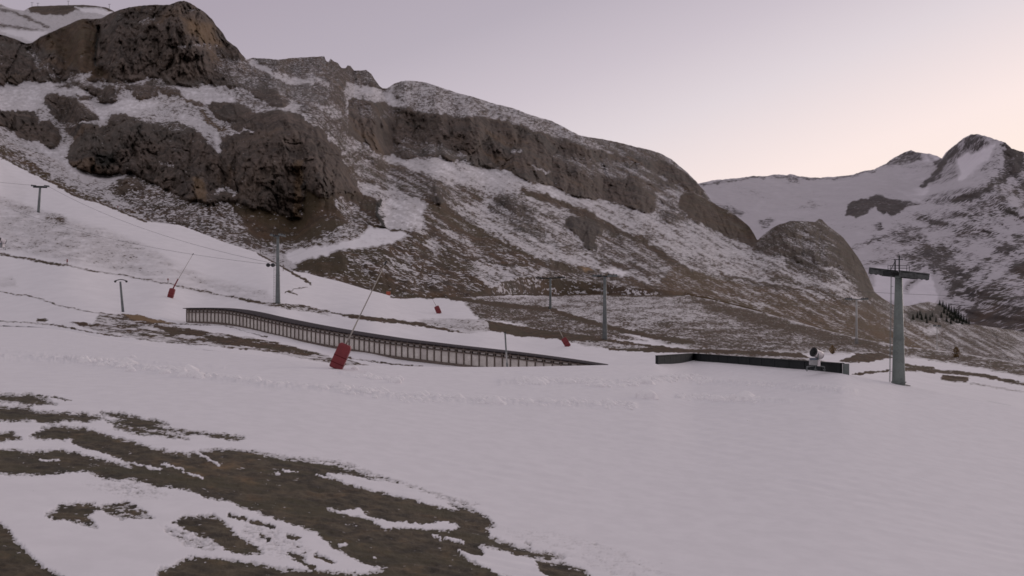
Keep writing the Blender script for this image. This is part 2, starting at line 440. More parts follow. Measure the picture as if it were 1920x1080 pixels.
def build_A():
    R = 300
    t = np.linspace(0, 1, R)[:, None]
    top = kf(cols)[None, :]
    PX = np.broadcast_to(cols[None, :], (R, len(cols))).copy()
    PY = Y_BOT + (top - Y_BOT) * t
    D = depth_A(PX, PY)
    P = to_world(PX, PY, D)
    c = Cover(PX, PY, 1.02, 1.0, warp=7.5, wl=17.0, ys=1.7, seed=3, wl2=4.0)
    B = dict(cov=0.0, kind=1.0, fe=7.0)
    c.poly([(-80, 737), (30, 741), (60, 739), (80, 747), (105, 756), (60, 758), (35, 753), (-80, 748)], **B)
    c.line([(70, 741), (105, 745), (138, 751)], 2, 0.1, 1)
    c.poly([(-80, 760), (0, 762), (55, 763), (70, 772), (110, 773), (160, 775), (195, 782), (165, 789), (125, 787), (95, 792), (60, 787), (20, 789), (-80, 786)], **B)
    c.poly([(190, 773), (232, 774), (270, 784), (315, 793), (285, 797), (350, 808), (430, 816), (462, 821), (445, 826), (380, 816), (340, 812), (300, 805), (250, 801), (215, 794), (200, 789), (232, 785)], **B)
    c.poly([(215, 800), (260, 802), (310, 812), (352, 823), (300, 818), (250, 811)], **B)
    c.poly([(-80, 808), (25, 811), (40, 820), (20, 826), (-80, 822)], **B)
    c.poly([(55, 818), (85, 800), (117, 798), (159, 803), (205, 817), (248, 827), (294, 842), (345, 852), (375, 845), (435, 843), (478, 847), (531, 857), (602, 866), (655, 874),
            (690, 885), (717, 898), (690, 897), (655, 890), (612, 886), (650, 905), (700, 918), (770, 935), (830, 952), (850, 957), (840, 944), (875, 951), (895, 960), (912, 970),
            (928, 987), (912, 990), (917, 1007), (940, 1015), (975, 1027), (1007, 1035), (1057, 1042), (1055, 1048), (975, 1043), (920, 1026), (903, 1022), (907, 1043), (880, 1040),
            (860, 1031), (875, 1047), (912, 1065), (960, 1085), (1000, 1110), (700, 1110), (728, 1067), (670, 1050), (620, 1022), (595, 997), (524, 973), (460, 951), (432, 937),
            (382, 930), (354, 916), (294, 909), (248, 898), (198, 896), (163, 881), (117, 884), (60, 888), (0, 886), (-80, 880), (-80, 838), (0, 840), (60, 844), (110, 841),
            (150, 848), (205, 864), (245, 872), (200, 852), (140, 835), (135, 823), (90, 822)], **B)
    c.poly([(285, 1095), (300, 1068), (325, 1060), (350, 1045), (400, 1046), (475, 1055), (530, 1065), (587, 1070), (675, 1076), (710, 1071), (735, 1066), (1010, 1090), (1100, 1200), (270, 1200)], **B)
    c.poly([(-260, 960), (-80, 972), (0, 980), (18, 994), (28, 1012), (53, 1036), (81, 1065), (120, 1080), (170, 1200), (-260, 1200)], **B)
    c.poly([(85, 968), (115, 945), (175, 943), (190, 955), (160, 963), (182, 986), (130, 975)], **B)
    c.poly([(188, 947), (240, 938), (292, 972), (230, 972), (200, 962)], 0.36, 1, 4)
    c.poly([(150, 905), (260, 900), (330, 930), (240, 935)], 0.82, 1, 12)
    c.poly([(325, 978), (345, 968), (400, 965), (430, 985), (435, 1000), (482, 1022), (492, 1036), (455, 1038), (420, 1027), (398, 1010), (350, 992)], **B)
    c.poly([(300, 985), (350, 995), (410, 1020), (400, 1038), (340, 1020)], 0.72, 1, 8)
    c.poly([(455, 970), (520, 985), (600, 1040), (520, 1050), (450, 1000)], 0.84, 1, 10)
    for a in ([(470, 976), (512, 986)], [(540, 1004), (560, 1008)], [(488, 1000), (502, 1010)], [(545, 1037), (572, 1046)], [(590, 1040), (622, 1054)], [(555, 1047), (588, 1064)], [(430, 965), (460, 972)]):
        c.line(a, 5, 0.05, 1)
    c.poly([(1082, 1022), (1120, 1018), (1110, 1028), (1095, 1031)], **B)
    for a in ([(1118, 1038), (1148, 1043)], [(1140, 1052), (1168, 1061)], [(1060, 1022), (1068, 1024)], [(984, 1018), (994, 1021)], [(1160, 1068), (1182, 1071)], [(1195, 1066), (1210, 1068)]):
        c.line(a, 4, 0.1, 1)
    c.poly([(1005, 1052), (1057, 1056), (1095, 1070), (1115, 1088), (1130, 1200), (1020, 1200), (1010, 1065)], **B)
    c.poly([(930, 990), (1040, 990), (1180, 1030), (1280, 1085), (1150, 1090), (1050, 1040), (960, 1015)], 0.90, 1, 14)
    c.poly([(480, 850), (640, 862), (760, 905), (900, 945), (880, 950), (740, 905), (620, 872)], 0.70, 1, 5)
    # snow left lying inside the turf
    S = dict(cov=0.97, fe=3.2)
    c.poly([(10, 822), (40, 827), (130, 823), (142, 833), (200, 850), (247, 868), (225, 868), (150, 848), (110, 841), (60, 843), (20, 838)], **S)
    c.poly([(610, 887), (660, 890), (722, 905), (770, 920), (840, 944), (862, 956), (830, 951), (770, 934), (700, 918), (650, 906)], **S)
    c.poly([(610, 950), (640, 957), (670, 950), (680, 955), (685, 963), (710, 973), (750, 977), (790, 982), (830, 975), (862, 985), (850, 995), (800, 993), (760, 990), (725, 992), (705, 985), (700, 975), (660, 967), (630, 960)], **S)
    c.poly([(905, 1030), (950, 1036), (985, 1050), (1010, 1068), (1040, 1085), (990, 1085), (940, 1072), (900, 1055), (875, 1040), (905, 1044)], **S)
    for a, w in (([(530, 881), (558, 886)], 3), ([(835, 1008), (870, 1016)], 3.5), ([(305, 870), (345, 880)], 3), ([(345, 884), (382, 896)], 3), ([(250, 868), (300, 879)], 3), ([(368, 846), (390, 860), (412, 873)], 4),
                 ([(860, 1031), (880, 1045), (915, 1064), (950, 1082)], 4), ([(515, 886), (525, 888)], 3), ([(700, 1045), (705, 1047)], 3), ([(812, 1005), (825, 1010)], 3), ([(75, 860), (110, 862)], 2.0),
                 ([(590, 890), (625, 898)], 2.5), ([(635, 1022), (648, 1018)], 4)):
        c.line(a, w, 1.0, 1)
    c.poly([(300, 850), (460, 860), (470, 900), (380, 905)], None, None, 18, 0.62)
    c.poly([(0, 845), (250, 880), (450, 930), (450, 940), (200, 890), (0, 880)], None, None, 15, 0.42)
    fr = 4 * np.clip(c.cov, 0, 1) * (1 - np.clip(c.cov, 0, 1))
    c.cov += fr * (0.75 * fbm(PX / 22, PY / 4.5, 4, 0.65, 241) + 0.4 * fbm(PX / 6, PY / 2.2, 2, 0.6, 243))
    tf = sstep(0.5, 0.2, c.cov)
    c.cov += tf * (0.9 * np.clip(fbm(PX / 34, PY / 7, 4, 0.62, 210) - 0.14, 0, 1) + 0.08)
    c.tint += tf * 0.35 * fbm(PX / 60, PY / 14, 4, 0.6, 212)
    c.tint = np.clip(c.tint, 0.2, 0.8)
    # the ground's own relief: soft rolls, ploughed ridges, and turf lying lower than the snow
    X, Y = P[..., 0], P[..., 1]
    z = 0.05 * fbm(X / 9, Y / 14, 3, 0.5, 5) + 0.015 * fbm(X / 1.6, Y / 2.5, 3, 0.5, 9)
    bare = 1 - np.clip(c.cov, 0, 1)
    fadeb = sstep(0.0, 0.5, bare)
    z += -0.03 * fadeb + fadeb * 0.06 * fbm(X / 0.5, Y / 0.6, 4, 0.6, 21)
    for pts, w, a in (([(-60, 672), (60, 672), (150, 677), (250, 688), (380, 705), (500, 722), (620, 730), (750, 745), (880, 752), (1000, 758), (1190, 760)], 5, 0.14),
                      ([(940, 716), (1060, 717), (1150, 719), (1250, 710), (1330, 714), (1450, 722), (1600, 735)], 6, 0.12),
                      ([(1270, 744), (1360, 748), (1480, 752)], 4, 0.08), ([(640, 700), (745, 712)], 3, 0.07),
                      ([(0, 655), (120, 668), (300, 680), (420, 690)], 2, 0.05)):
        dd = sdf_line(PX, PY * 1.0, pts)
        z += 1.9 * a * np.exp(-(dd / w) ** 2) * (0.45 + 1.1 * np.clip(fbm(X / 0.6, Y / 0.9, 3, 0.6, 33) + 0.2, 0, 1))
    # faint groomed tracks running with the slope
    q = (PY - 0.19 * PX) / 13.0
    z += 0.018 * np.sin(q * 6.28) * sstep(560, 900, PX) * np.clip(fbm(X / 12, Y / 12, 2, 0.5, 60) + 0.4, 0, 1)
    z *= sstep(1.0, 0.985, t) * 0.85 + 0.15
    P[..., 2] += z
    # (rows beyond the crest)
    backs = []
    for k, (dy, dz) in enumerate(((3, -0.5), (7, -1.6), (12, -3.2), (18, -6.0))):
        b = P[-1].copy(); s = (b[:, 1] + dy) / b[:, 1]
        b[:, 0] *= s; b[:, 1] += dy; b[:, 2] += dz; backs.append(b)
    P = np.concatenate([P, np.stack(backs)], 0)
    ext = lambda a: np.concatenate([a, np.repeat(a[-1:], 4, 0)], 0)
    grid_mesh("snow_field", P, dict(cov=ext(c.cov), kind=ext(c.kind), tint=ext(c.tint)), M_near, label="near snow field with thawed strips of brown turf")
build_A()

# ================================================================== B: ski slope and the ground across the dip
anch_B = [(-120, 606, 182), (-120, 480, 270), (-120, 250, 480), (0, 612, 183), (100, 618, 178), (190, 634, 150), (250, 643, 139), (375, 656, 124), (462, 664, 124), (560, 680, 125),
          (345, 607.5, 215), (385, 607.5, 211), (420, 609.5, 207), (460, 617, 202), (500, 627.5, 197), (560, 641, 190), (610, 651, 185), (660, 660, 181), (733, 672.5, 175), (800, 681, 171), (883, 691, 168), (967, 701, 165), (1050, 709, 163), (1130, 716, 161), (1232, 700, 168),
          (1300, 666, 215), (1390, 672, 200), (1470, 677, 185), (1578, 692, 160), (1578, 706, 130), (1700, 727, 130), (1800, 744, 121), (1920, 768, 112), (2040, 790, 105),
          (227, 585, 222), (0, 475, 290), (130, 500, 270), (0, 547, 235), (320, 558, 250), (520, 571, 250), (583, 533, 330), (250, 404, 420), (73, 400, 390), (0, 292, 500), (0, 400, 380), (300, 480, 330), (450, 466, 390),
          (500, 600, 222), (700, 640, 200), (900, 660, 195), (1130, 684, 190),
          (700, 600, 240), (740, 557, 370), (860, 560, 400), (820, 587, 330), (1063, 650, 230), (1134, 637, 262), (1032, 579, 440), (960, 620, 290), (1100, 557, 540), (1285, 556, 580),
          (1250, 650, 245), (1400, 602, 450), (1400, 655, 252), (1560, 625, 420), (1606, 645, 310), (1600, 668, 230), (1700, 650, 360), (1700, 680, 240), (1800, 665, 340), (1920, 684, 290), (1920, 720, 175), (2040, 700, 270)]
fB = tps(anch_B)
B_top = [(-260, 175), (0, 293), (47, 317), (95, 341), (150, 370), (190, 380), (225, 395), (275, 415), (337, 422), (367, 433), (417, 453), (483, 474), (517, 492), (545, 508), (575, 512), (600, 519), (635, 527), (685, 542), (735, 555),
         (775, 558), (850, 557), (935, 552), (980, 551), (1040, 553), (1110, 551), (1180, 554), (1285, 553), (1335, 562), (1435, 587), (1560, 622), (1640, 640), (1700, 650), (1800, 662), (1920, 682), (2180, 720)]
B_bot = [(-260, 622), (0, 626), (120, 636), (200, 652), (310, 668), (450, 680), (560, 692), (640, 702), (720, 704), (883, 714), (967, 722), (1130, 738), (1250, 730), (1400, 722), (1578, 716), (1700, 742), (1920, 786), (2180, 850)]
btf, bbf = curve(B_top), curve(B_bot)
def depth_B(px, py): return np.exp(fB(px, py))

def build_B():
    R = 185
    t = np.linspace(0, 1, R)[:, None]
    top = btf(cols); jag = 1.2 * fbm(cols / 9, cols * 0, 3, 0.6, 77) * sstep(700, 500, cols)
    top = (top + jag)[None, :]; bot = bbf(cols)[None, :]
    PX = np.broadcast_to(cols[None, :], (R, len(cols))).copy(); PY = bot + (top - bot) * t
    lg = fB(PX, PY)
    D = np.exp(lg)
    below = np.clip(PY - kf(PX), 0, None)
    floor_ = depth_A(PX, kf(PX)) + 1.0 + below * 0.25
    D = np.where(below > 0, np.maximum(D, floor_ + 1.5), np.maximum(D, depth_A(PX, kf(PX)) * (1 - 0 * PX)))
    P = to_world(PX, PY, D)
    c = Cover(PX, PY, 1.03, 0.9, warp=6.0, wl=18.0, ys=2.2, seed=5, wl2=6.0)
    c.poly([(-260, 300), (-80, 340), (0, 365), (60, 400), (120, 405), (200, 428), (280, 460), (340, 497), (400, 522), (500, 545), (520, 566), (400, 552), (200, 508), (0, 470), (-260, 440)], 0.70, 0.5, 16)
    c.poly([(0, 300), (60, 350), (40, 400), (0, 400)], 0.86, 0.5, 10); c.poly([(250, 470), (420, 545), (560, 575), (400, 560), (280, 520)], 0.80, 0.6, 12)
    c.line([(0, 380), (60, 395), (110, 412)], 10, 0.66, 0.5, 10)
    c.line([(90, 408), (118, 413)], 8, 0.45, 0.6, 8)
    c.poly([(-20, 520), (25, 515), (40, 540), (-20, 545)], 0.80, 0.6, 8)
    # thawed rim of the piste
    c.line([(-60, 262), (0, 293), (47, 317), (95, 341), (150, 370), (190, 380), (225, 395), (275, 415)], 4, 0.1, 0.95, 2.0)
    c.line([(483, 474), (517, 492), (583, 532)], 4, 0.1, 0.9, 2)
    c.line([(535, 550), (552, 542), (575, 538)], 1.6, 0.3, 0.9, 1)
    c.line([(540, 547), (557, 553)], 3, 0.05, 0.9, 1)
    # thin track lines
    c.line([(-40, 467), (0, 475), (60, 487), (125, 497), (175, 508), (240, 518), (300, 529), (350, 540), (400, 550), (450, 560)], 1.8, 0.40, 0.95, 2)
    c.line([(0, 476), (60, 488), (120, 498)], 2.6, 0.3, 0.95, 2)
    c.line([(450, 560), (500, 570), (560, 573), (600, 583), (650, 590), (700, 596), (760, 603), (800, 608)], 3.4, 0.25, 0.95, 2)
    c.line([(500, 571), (530, 574), (575, 580), (620, 588)], 6, 0.45, 0.9, 4)
    c.poly([(640, 589), (715, 596), (780, 605), (852, 619), (880, 625), (852, 622), (780, 611), (700, 603), (640, 593)], 0.08, 1, 1.5)
    c.poly([(780, 598), (870, 597), (920, 602), (930, 622), (880, 624), (800, 608)], 0.62, 0.9, 4)
    c.poly([(870, 566), (960, 573), (1040, 583), (1100, 602), (1215, 640), (1120, 634), (1015, 619), (950, 603), (900, 599), (885, 585)], 0.38, 0.75, 4)
    c.poly([(860, 556), (1285, 552), (1335, 562), (1435, 587), (1440, 665), (1300, 655), (1230, 632), (1150, 616), (1100, 602), (1030, 580), (960, 573), (880, 566)], 0.52, 0.8, 3)
    c.poly([(1180, 610), (1440, 600), (1560, 625), (1700, 660), (1700, 672), (1560, 662), (1440, 664), (1300, 655), (1230, 640)], 0.40, 0.65, 10)
    c.poly([(1290, 555), (1435, 587), (1560, 622), (1700, 652), (1700, 665), (1560, 640), (1440, 615), (1330, 585)], 0.28, 0.95, 8)
    c.poly([(912, 600), (952, 608), (1015, 618), (1120, 632), (1180, 641), (1250, 651), (1300, 655), (1400, 658), (1500, 662), (1520, 671), (1400, 668), (1300, 662), (1232, 661), (1150, 656), (1050, 637), (965, 629), (920, 619)], 0.06, 1, 1.5)
    c.poly([(1060, 637), (1150, 640), (1230, 652), (1180, 656), (1100, 650)], 0.55, 0.9, 3)
    c.line([(845, 559), (960, 574), (1030, 580), (1100, 602), (1150, 616), (1230, 633), (1300, 642)], 6, 0.08, 1, 2.5)
    c.line([(735, 557), (800, 558), (850, 557)], 3.0, 0.15, 1, 2); c.line([(850, 556), (940, 552), (980, 551), (1040, 553), (1110, 551), (1180, 554), (1285, 553)], 4.0, 0.2, 1, 2)
    # right-hand snow patch with thawed strips
    c.poly([(1580, 682), (1640, 672), (1700, 670), (1790, 684), (1920, 712), (2180, 760), (2180, 860), (1500, 760), (1540, 690)], 1.03, 1, 3)
    c.poly([(1700, 650), (1800, 662), (1920, 682), (2180, 715), (2180, 760), (1920, 706), (1800, 684), (1700, 668)], 0.36, 0.75, 4)
    c.poly([(1565, 676), (1600, 664), (1650, 662), (1672, 670), (1630, 679), (1585, 679)], 0.08, 1, 2)
    c.line([(1600, 701), (1640, 698), (1668, 694)], 3, 0.15, 1, 1.5)
    c.line([(1690, 691), (1760, 696), (1830, 702), (1880, 712), (1930, 722)], 5, 0.2, 1, 3)
    c.line([(1690, 683), (1725, 688), (1750, 690)], 4, 0.2, 1, 2)
    c.line([(1768, 707), (1790, 711), (1812, 711)], 7, 0.2, 1, 4)
    c.line([(1820, 718), (1900, 732), (1990, 748)], 3, 0.6, 1, 3)
    c.poly([(1536, 676), (1600, 662), (1604, 665), (1560, 681), (1542, 681)], 1.05, 1, 1.5)
    c.poly([(1280, 660), (1420, 664), (1535, 672), (1560, 684), (1500, 686), (1300, 672)], 0.50, 1, 3)
    # thawed strips in front of the covered conveyor
    c.line([(-40, 546), (0, 547), (62, 557), (107, 572), (160, 583), (200, 590), (250, 600), (300, 606), (350, 608), (420, 610), (500, 632)], 1.8, 0.38, 0.95, 1.5)
    c.line([(-60, 604), (0, 603), (70, 606), (125, 613), (187, 626), (250, 634), (307, 641), (375, 647), (462, 655)], 2.2, 0.34, 1, 1.5)
    c.poly([(150, 606), (172, 608), (185, 590), (232, 588), (290, 603), (340, 613), (400, 623), (480, 633), (560, 652), (640, 672), (760, 686), (720, 688), (640, 686), (560, 671), (480, 657), (375, 645), (300, 640), (230, 629), (187, 623), (155, 614)], 0.44, 1, 3)
    c.poly([(230, 588), (262, 590), (300, 600), (330, 606), (290, 606), (250, 600)], 0.05, 1, 2, 0.85)
    c.poly([(290, 612), (345, 616), (400, 625), (370, 630), (320, 626)], 0.06, 1, 2)
    c.poly([(130, 604), (160, 605), (182, 610), (150, 611)], 0.1, 1, 2)
    c.poly([(380, 630), (440, 632), (520, 645), (600, 664), (560, 664), (470, 650), (400, 642)], 0.12, 1, 2)
    c.poly([(70, 598), (88, 597), (86, 603), (70, 603)], 0.2, 1, 2)
    c.poly([(640, 664), (733, 677), (883, 690), (883, 700), (760, 690), (680, 684)], 0.98, 1, 2)
    c.line([(640, 668), (720, 680), (790, 687)], 2, 0.3, 1, 1.5)
    mid = sstep(0.15, 0.4, c.cov) * sstep(0.9, 0.7, c.cov)
    c.cov += mid * (0.28 * fbm(PX / 42, PY / 8, 4, 0.6, 221) + 0.12 * fbm(PX / 9, PY / 4, 2, 0.6, 223))
    stz = sstep(575, 590, PY) * sstep(800, 740, PX) * sstep(1.0, 0.9, c.cov)
    c.cov += stz * (0.55 * fbm(PX / 55, (PY - 0.13 * PX) / 3.6, 4, 0.62, 231) + 0.08)
    # relief
    X, Y = P[..., 0], P[..., 1]
    bare = np.clip(1 - c.cov, 0, 1)
    z = 0.10 * fbm(X / 12, Y / 16, 3, 0.5, 15) + bare * (0.45 * fbm(X / 5, Y / 7, 5, 0.6, 17)) + 0.02 * fbm(X / 1.5, Y / 3, 2, 0.5, 19)
    rough = sdf_poly(PX, PY, [(-260, 300), (0, 365), (120, 405), (280, 460), (400, 522), (520, 566), (400, 552), (200, 508), (0, 470), (-260, 440)])
    z += (1 - sstep(-10, 10, rough)) * 0.35 * fbm(X / 4, Y / 7, 4, 0.55, 23)
    z *= sstep(1.0, 0.97, t)
    P[..., 2] += z
    backs = []
    for dy, dz in ((6, -1.5), (16, -6), (40, -22), (90, -60)):
        b = P[-1].copy(); s = (b[:, 1] + dy) / b[:, 1]
        b[:, 0] *= s; b[:, 1] += dy; b[:, 2] += dz; backs.append(b)
    P = np.concatenate([P, np.stack(backs)], 0)
    ext = lambda a: np.concatenate([a, np.repeat(a[-1:], 4, 0)], 0)
    grid_mesh("ski_slope", P, dict(cov=ext(c.cov), kind=ext(c.kind), tint=ext(c.tint)), M_slope, label="groomed ski slope and half thawed ground across the dip")
build_B()

# ================================================================== C: the rock mountain and its shoulders
anch_C = [(-120, 200, 620), (-120, 120, 900), (-120, 20, 1350), (0, 310, 560), (0, 230, 760), (0, 150, 1050), (0, 75, 1300), (100, 180, 1000), (100, 370, 540), (100, 60, 1350),
          (180, 330, 680), (180, 300, 700), (250, 215, 860), (300, 400, 580), (330, 200, 920), (330, 160, 1080), (330, 0, 1320), (210, 150, 1080), (210, 30, 1320),
          (440, 100, 1300), (450, 470, 470), (550, 410, 600), (560, 250, 720), (560, 225, 760), (640, 330, 680), (600, 112, 1600), (480, 112, 1400), (560, 190, 1000),
          (700, 165, 1700), (760, 155, 1800), (740, 285, 1300), (740, 230, 1500), (900, 190, 1850), (900, 310, 1300), (900, 250, 1500), (1100, 262, 1950), (1100, 370, 1400), (1290, 330, 2200), (1300, 400, 1600), (1400, 445, 1500),
          (520, 480, 490), (560, 515, 390), (650, 470, 460), (650, 530, 380), (720, 430, 560), (740, 380, 720), (680, 345, 800), (800, 372, 760), (800, 450, 560), (870, 380, 900), (900, 485, 560), (1000, 510, 560), (900, 556, 440), (740, 560, 380), (900, 420, 800),
          (1000, 400, 950), (1100, 470, 800), (1050, 500, 640), (1250, 490, 860), (1300, 480, 1000), (1040, 556, 500), (1285, 560, 560), (1200, 520, 650), (1400, 530, 900), (1400, 595, 480), (1500, 420, 1500), (1430, 450, 1400), (1500, 500, 1150), (1600, 480, 1400), (1600, 540, 1000), (1640, 560, 1100),
          (1560, 630, 480), (1700, 660, 420), (1700, 578, 1300), (1920, 690, 330), (1920, 625, 1300), (1800, 670, 400), (1800, 610, 1100), (1700, 610, 800), (2040, 640, 1300), (2040, 720, 330)]
fC = tps(anch_C)
C_sky = [(-260, 20), (-120, 42), (0, 64), (25, 72), (50, 82), (60, 80), (75, 70), (100, 58), (125, 48), (145, 38), (155, 35), (172, 36), (190, 34), (205, 26), (225, 18), (245, 13), (260, 11), (290, 9), (318, 9), (330, 4), (345, 1), (358, 6), (370, 14),
         (385, 24), (398, 36), (405, 48), (418, 62), (425, 75), (435, 82), (445, 90), (452, 100), (462, 111), (475, 108), (500, 110), (520, 112), (545, 109), (575, 107), (608, 105.5), (611, 114), (616, 117), (620, 110), (626, 115), (634, 118),
         (640, 127), (648, 128), (652, 122), (658, 124), (664, 133), (675, 132), (687, 131), (697, 140), (703, 150), (712, 162), (718, 166), (727, 165), (740, 156), (752, 152), (775, 151), (800, 155), (830, 165), (860, 175), (890, 182), (920, 193),
         (960, 202), (1000, 217), (1035, 227), (1060, 240), (1085, 253), (1105, 257), (1130, 261), (1160, 267), (1190, 275), (1215, 280), (1240, 288), (1258, 298), (1275, 312), (1290, 325), (1305, 340), (1320, 357), (1335, 378), (1350, 388), (1370, 396),
         (1390, 412), (1405, 425), (1415, 441), (1420, 451), (1438, 434), (1460, 421), (1482, 414.5), (1508, 414), (1528, 416), (1536, 410), (1542, 412), (1552, 423), (1566, 433), (1582, 446), (1600, 470), (1615, 492), (1625, 511), (1640, 547), (1655, 560), (1675, 571),
         (1702, 574), (1722, 569), (1740, 565), (1765, 571), (1790, 590), (1820, 608), (1865, 614), (1920, 622), (2180, 650)]
csf = curve(C_sky)

def build_C():
    R = 330
    t = np.linspace(0, 1, R)[:, None]
    top = csf(cols) + (1.5 + 1.2 * np.exp(-((cols - 660) / 50) ** 2)) * fbm(cols / 12, cols * 0 + 3, 4, 0.7, 88)
    bot = btf(cols) + 14.0
    PX = np.broadcast_to(cols[None, :], (R, len(cols))).copy()
    PY = bot[None, :] + (top - bot)[None, :] * t
    c = Cover(PX, PY, 0.50, 0.45, warp=9.0, wl=30.0, seed=8, wl2=9.0)
    c.drop = 0.14
    p, l = c.poly, c.line
    # big peak
    p([(-260, 5), (-80, 40), (0, 56), (50, 78), (60, 74), (100, 48), (145, 28), (190, 25), (225, 5), (260, -5), (345, -20), (400, 15), (470, 100), (480, 140), (510, 165), (545, 192), (520, 202), (490, 190), (470, 172), (430, 160),
       (390, 158), (350, 160), (300, 150), (275, 146), (250, 153), (210, 152), (175, 151), (150, 140), (135, 147), (107, 154), (75, 152), (0, 156), (-260, 170)], 0.07, 0.05, 4)
    p([(62, 78), (155, 32), (182, 45), (180, 120), (215, 150), (170, 150), (135, 125), (100, 100)], 0.03, 0.75, 8, 0.6)
    p([(340, 30), (400, 45), (420, 90), (390, 85), (350, 60)], None, 0.5, 12, 0.75)
    p([(400, 100), (470, 112), (500, 165), (470, 170), (420, 145), (395, 120)], 0.30, 0.15, 10)
    l([(335, 85), (365, 82), (405, 88)], 7, 0.32, 0.1, 6)
    l([(265, 42), (290, 38)], 5, 0.32, 0.1, 5)
    l([(350, 15), (372, 20)], 4, 0.35, 0.1, 4)
    l([(55, 100), (85, 125), (105, 145)], 10, 0.32, 0.2, 8)
    p([(130, 138), (172, 130), (176, 142), (150, 150), (128, 150)], 0.6, 0.5, 4)
    l([(182, 50), (181, 85), (180, 122)], 3, None, None, 3, 0.1)  # shade of the crack put into the rock tint, along its carved groove
    # jagged crest to its right
    p([(455, 104), (545, 98), (608, 96), (640, 112), (690, 122), (722, 165), (700, 163), (655, 160), (640, 172), (652, 200), (655, 255), (635, 243), (600, 222), (560, 212), (560, 195), (535, 180), (500, 160), (480, 135)], 0.27, 0.10, 5)
    l([(466, 113), (480, 120), (500, 131), (520, 143), (545, 151), (585, 153)], 8, 0.72, 0.3, 5)
    l([(580, 142), (600, 150), (612, 158)], 5, 0.6, 0.3, 5)
    p([(585, 192), (610, 197), (625, 193), (640, 214), (632, 222), (600, 207)], 0.62, 0.3, 5)
    p([(570, 202), (640, 226), (650, 245), (640, 266), (600, 242), (580, 224)], 0.48, 0.3, 6)
    # long upper slab and cliff on the right
    p([(728, 160), (752, 146), (800, 148), (900, 178), (1000, 210), (1110, 252), (1240, 282), (1310, 340), (1290, 345), (1240, 300), (1185, 292), (1085, 275), (985, 240), (935, 226), (860, 220), (810, 212), (760, 204), (735, 180)], 0.40, 0.25, 4)
    p([(652, 160), (700, 164), (722, 173), (738, 178), (762, 197), (735, 192), (690, 175)], 0.82, 0.2, 4)
    p([(655, 182), (685, 188), (722, 192), (760, 204), (810, 211), (860, 218), (935, 224), (985, 238), (1035, 256), (1085, 272), (1120, 282), (1185, 290), (1225, 292), (1262, 305), (1307, 342), (1322, 362), (1336, 385), (1325, 392), (1310, 376), (1270, 353),
       (1234, 370), (1230, 395), (1197, 395), (1190, 386), (1175, 386), (1135, 376), (1092, 373), (1060, 360), (1035, 346), (1022, 348), (985, 336), (950, 320), (910, 318), (885, 311), (857, 301), (830, 297), (800, 294), (780, 297), (760, 296), (720, 290), (695, 278), (675, 264), (655, 252)], 0.04, 0.1, 3)
    p([(660, 190), (760, 205), (720, 230), (665, 215)], 0.28, 0.1, 10)
    p([(700, 262), (760, 255), (830, 275), (850, 290), (780, 290), (720, 282)], 0.22, 0.1, 8)
    l([(800, 272), (830, 282), (870, 292)], 6, 0.45, 0.1, 6)
    p([(1035, 292), (1080, 290), (1120, 300), (1200, 306), (1240, 330), (1252, 352), (1225, 356), (1190, 332), (1110, 332), (1070, 312)], 0.33, 0.1, 8)
    p([(1110, 258), (1200, 272), (1260, 300), (1240, 305), (1160, 290)], 0.42, 0.2, 6)
    l([(998, 311), (1014, 316), (1026, 324)], 5, 0.7, 0.1, 3)
    l([(958, 283), (976, 287)], 3, 0.6, 0.1, 3)
    p([(1230, 362), (1268, 350), (1290, 372), (1278, 395), (1240, 398)], 0.60, 0.3, 8)
    l([(1268, 350), (1300, 365), (1340, 390), (1365, 400)], 9, 0.42, 0.8, 6)
    p([(1274, 366), (1290, 362), (1312, 378), (1350, 388), (1385, 408), (1422, 440), (1424, 455), (1405, 458), (1375, 451), (1350, 436), (1328, 423), (1300, 413), (1285, 400), (1274, 386)], 0.02, 0.55, 3)
    p([(1320, 375), (1350, 385), (1400, 425), (1425, 450), (1405, 450), (1360, 405)], 0.0, 0.9, 4)
    p([(1242, 398), (1260, 392), (1285, 402), (1292, 415), (1270, 428), (1247, 420)], 0.22, 0.1, 5)
    # snowy benches left
    p([(-260, 160), (0, 156), (75, 152), (107, 154), (140, 160), (155, 172), (140, 180), (95, 172), (80, 190), (60, 212), (0, 206), (-260, 200)], 0.84, 0.3, 5)
    p([(160, 190), (215, 190), (245, 185), (300, 188), (290, 205), (240, 210), (210, 215), (190, 225)], 0.90, 0.3, 6)
    p([(105, 278), (130, 262), (125, 300), (150, 318), (190, 330), (235, 325), (225, 345), (150, 335), (95, 300), (60, 270)], 0.86, 0.3, 5)
    p([(-20, 205), (25, 207), (60, 211), (72, 226), (87, 223), (105, 240), (113, 256), (107, 276), (92, 278), (75, 267), (66, 259), (52, 265), (30, 251), (5, 233), (-20, 226)], 0.04, 0.1, 3)
    p([(84, 186), (95, 176), (115, 180), (142, 187), (162, 200), (187, 221), (162, 226), (120, 233), (100, 221), (90, 201)], 0.14, 0.1, 4)
    p([(138, 175), (168, 184), (160, 190), (148, 186)], 0.2, 0.1, 3)
    p([(153, 160), (220, 163), (222, 186), (205, 192), (162, 173)], 0.12, 0.1, 4)
    p([(98, 163), (140, 148), (165, 158), (130, 165)], 0.3, 0.1, 4)
    p([(212, 152), (250, 160), (297, 150), (297, 180), (260, 190), (248, 175), (225, 162)], 0.16, 0.1, 5)
    p([(295, 150), (345, 160), (330, 172), (300, 175)], 0.28, 0.2, 6)
    l([(300, 165), (340, 178), (365, 195), (397, 199)], 7, 0.15, 0.2, 4)
    p([(325, 161), (362, 166), (390, 160), (440, 184), (438, 196), (405, 191), (385, 197), (350, 185)], 0.84, 0.3, 4)
    p([(300, 185), (345, 190), (390, 215), (420, 245), (380, 235), (330, 215), (290, 205)], 0.58, 0.5, 6)
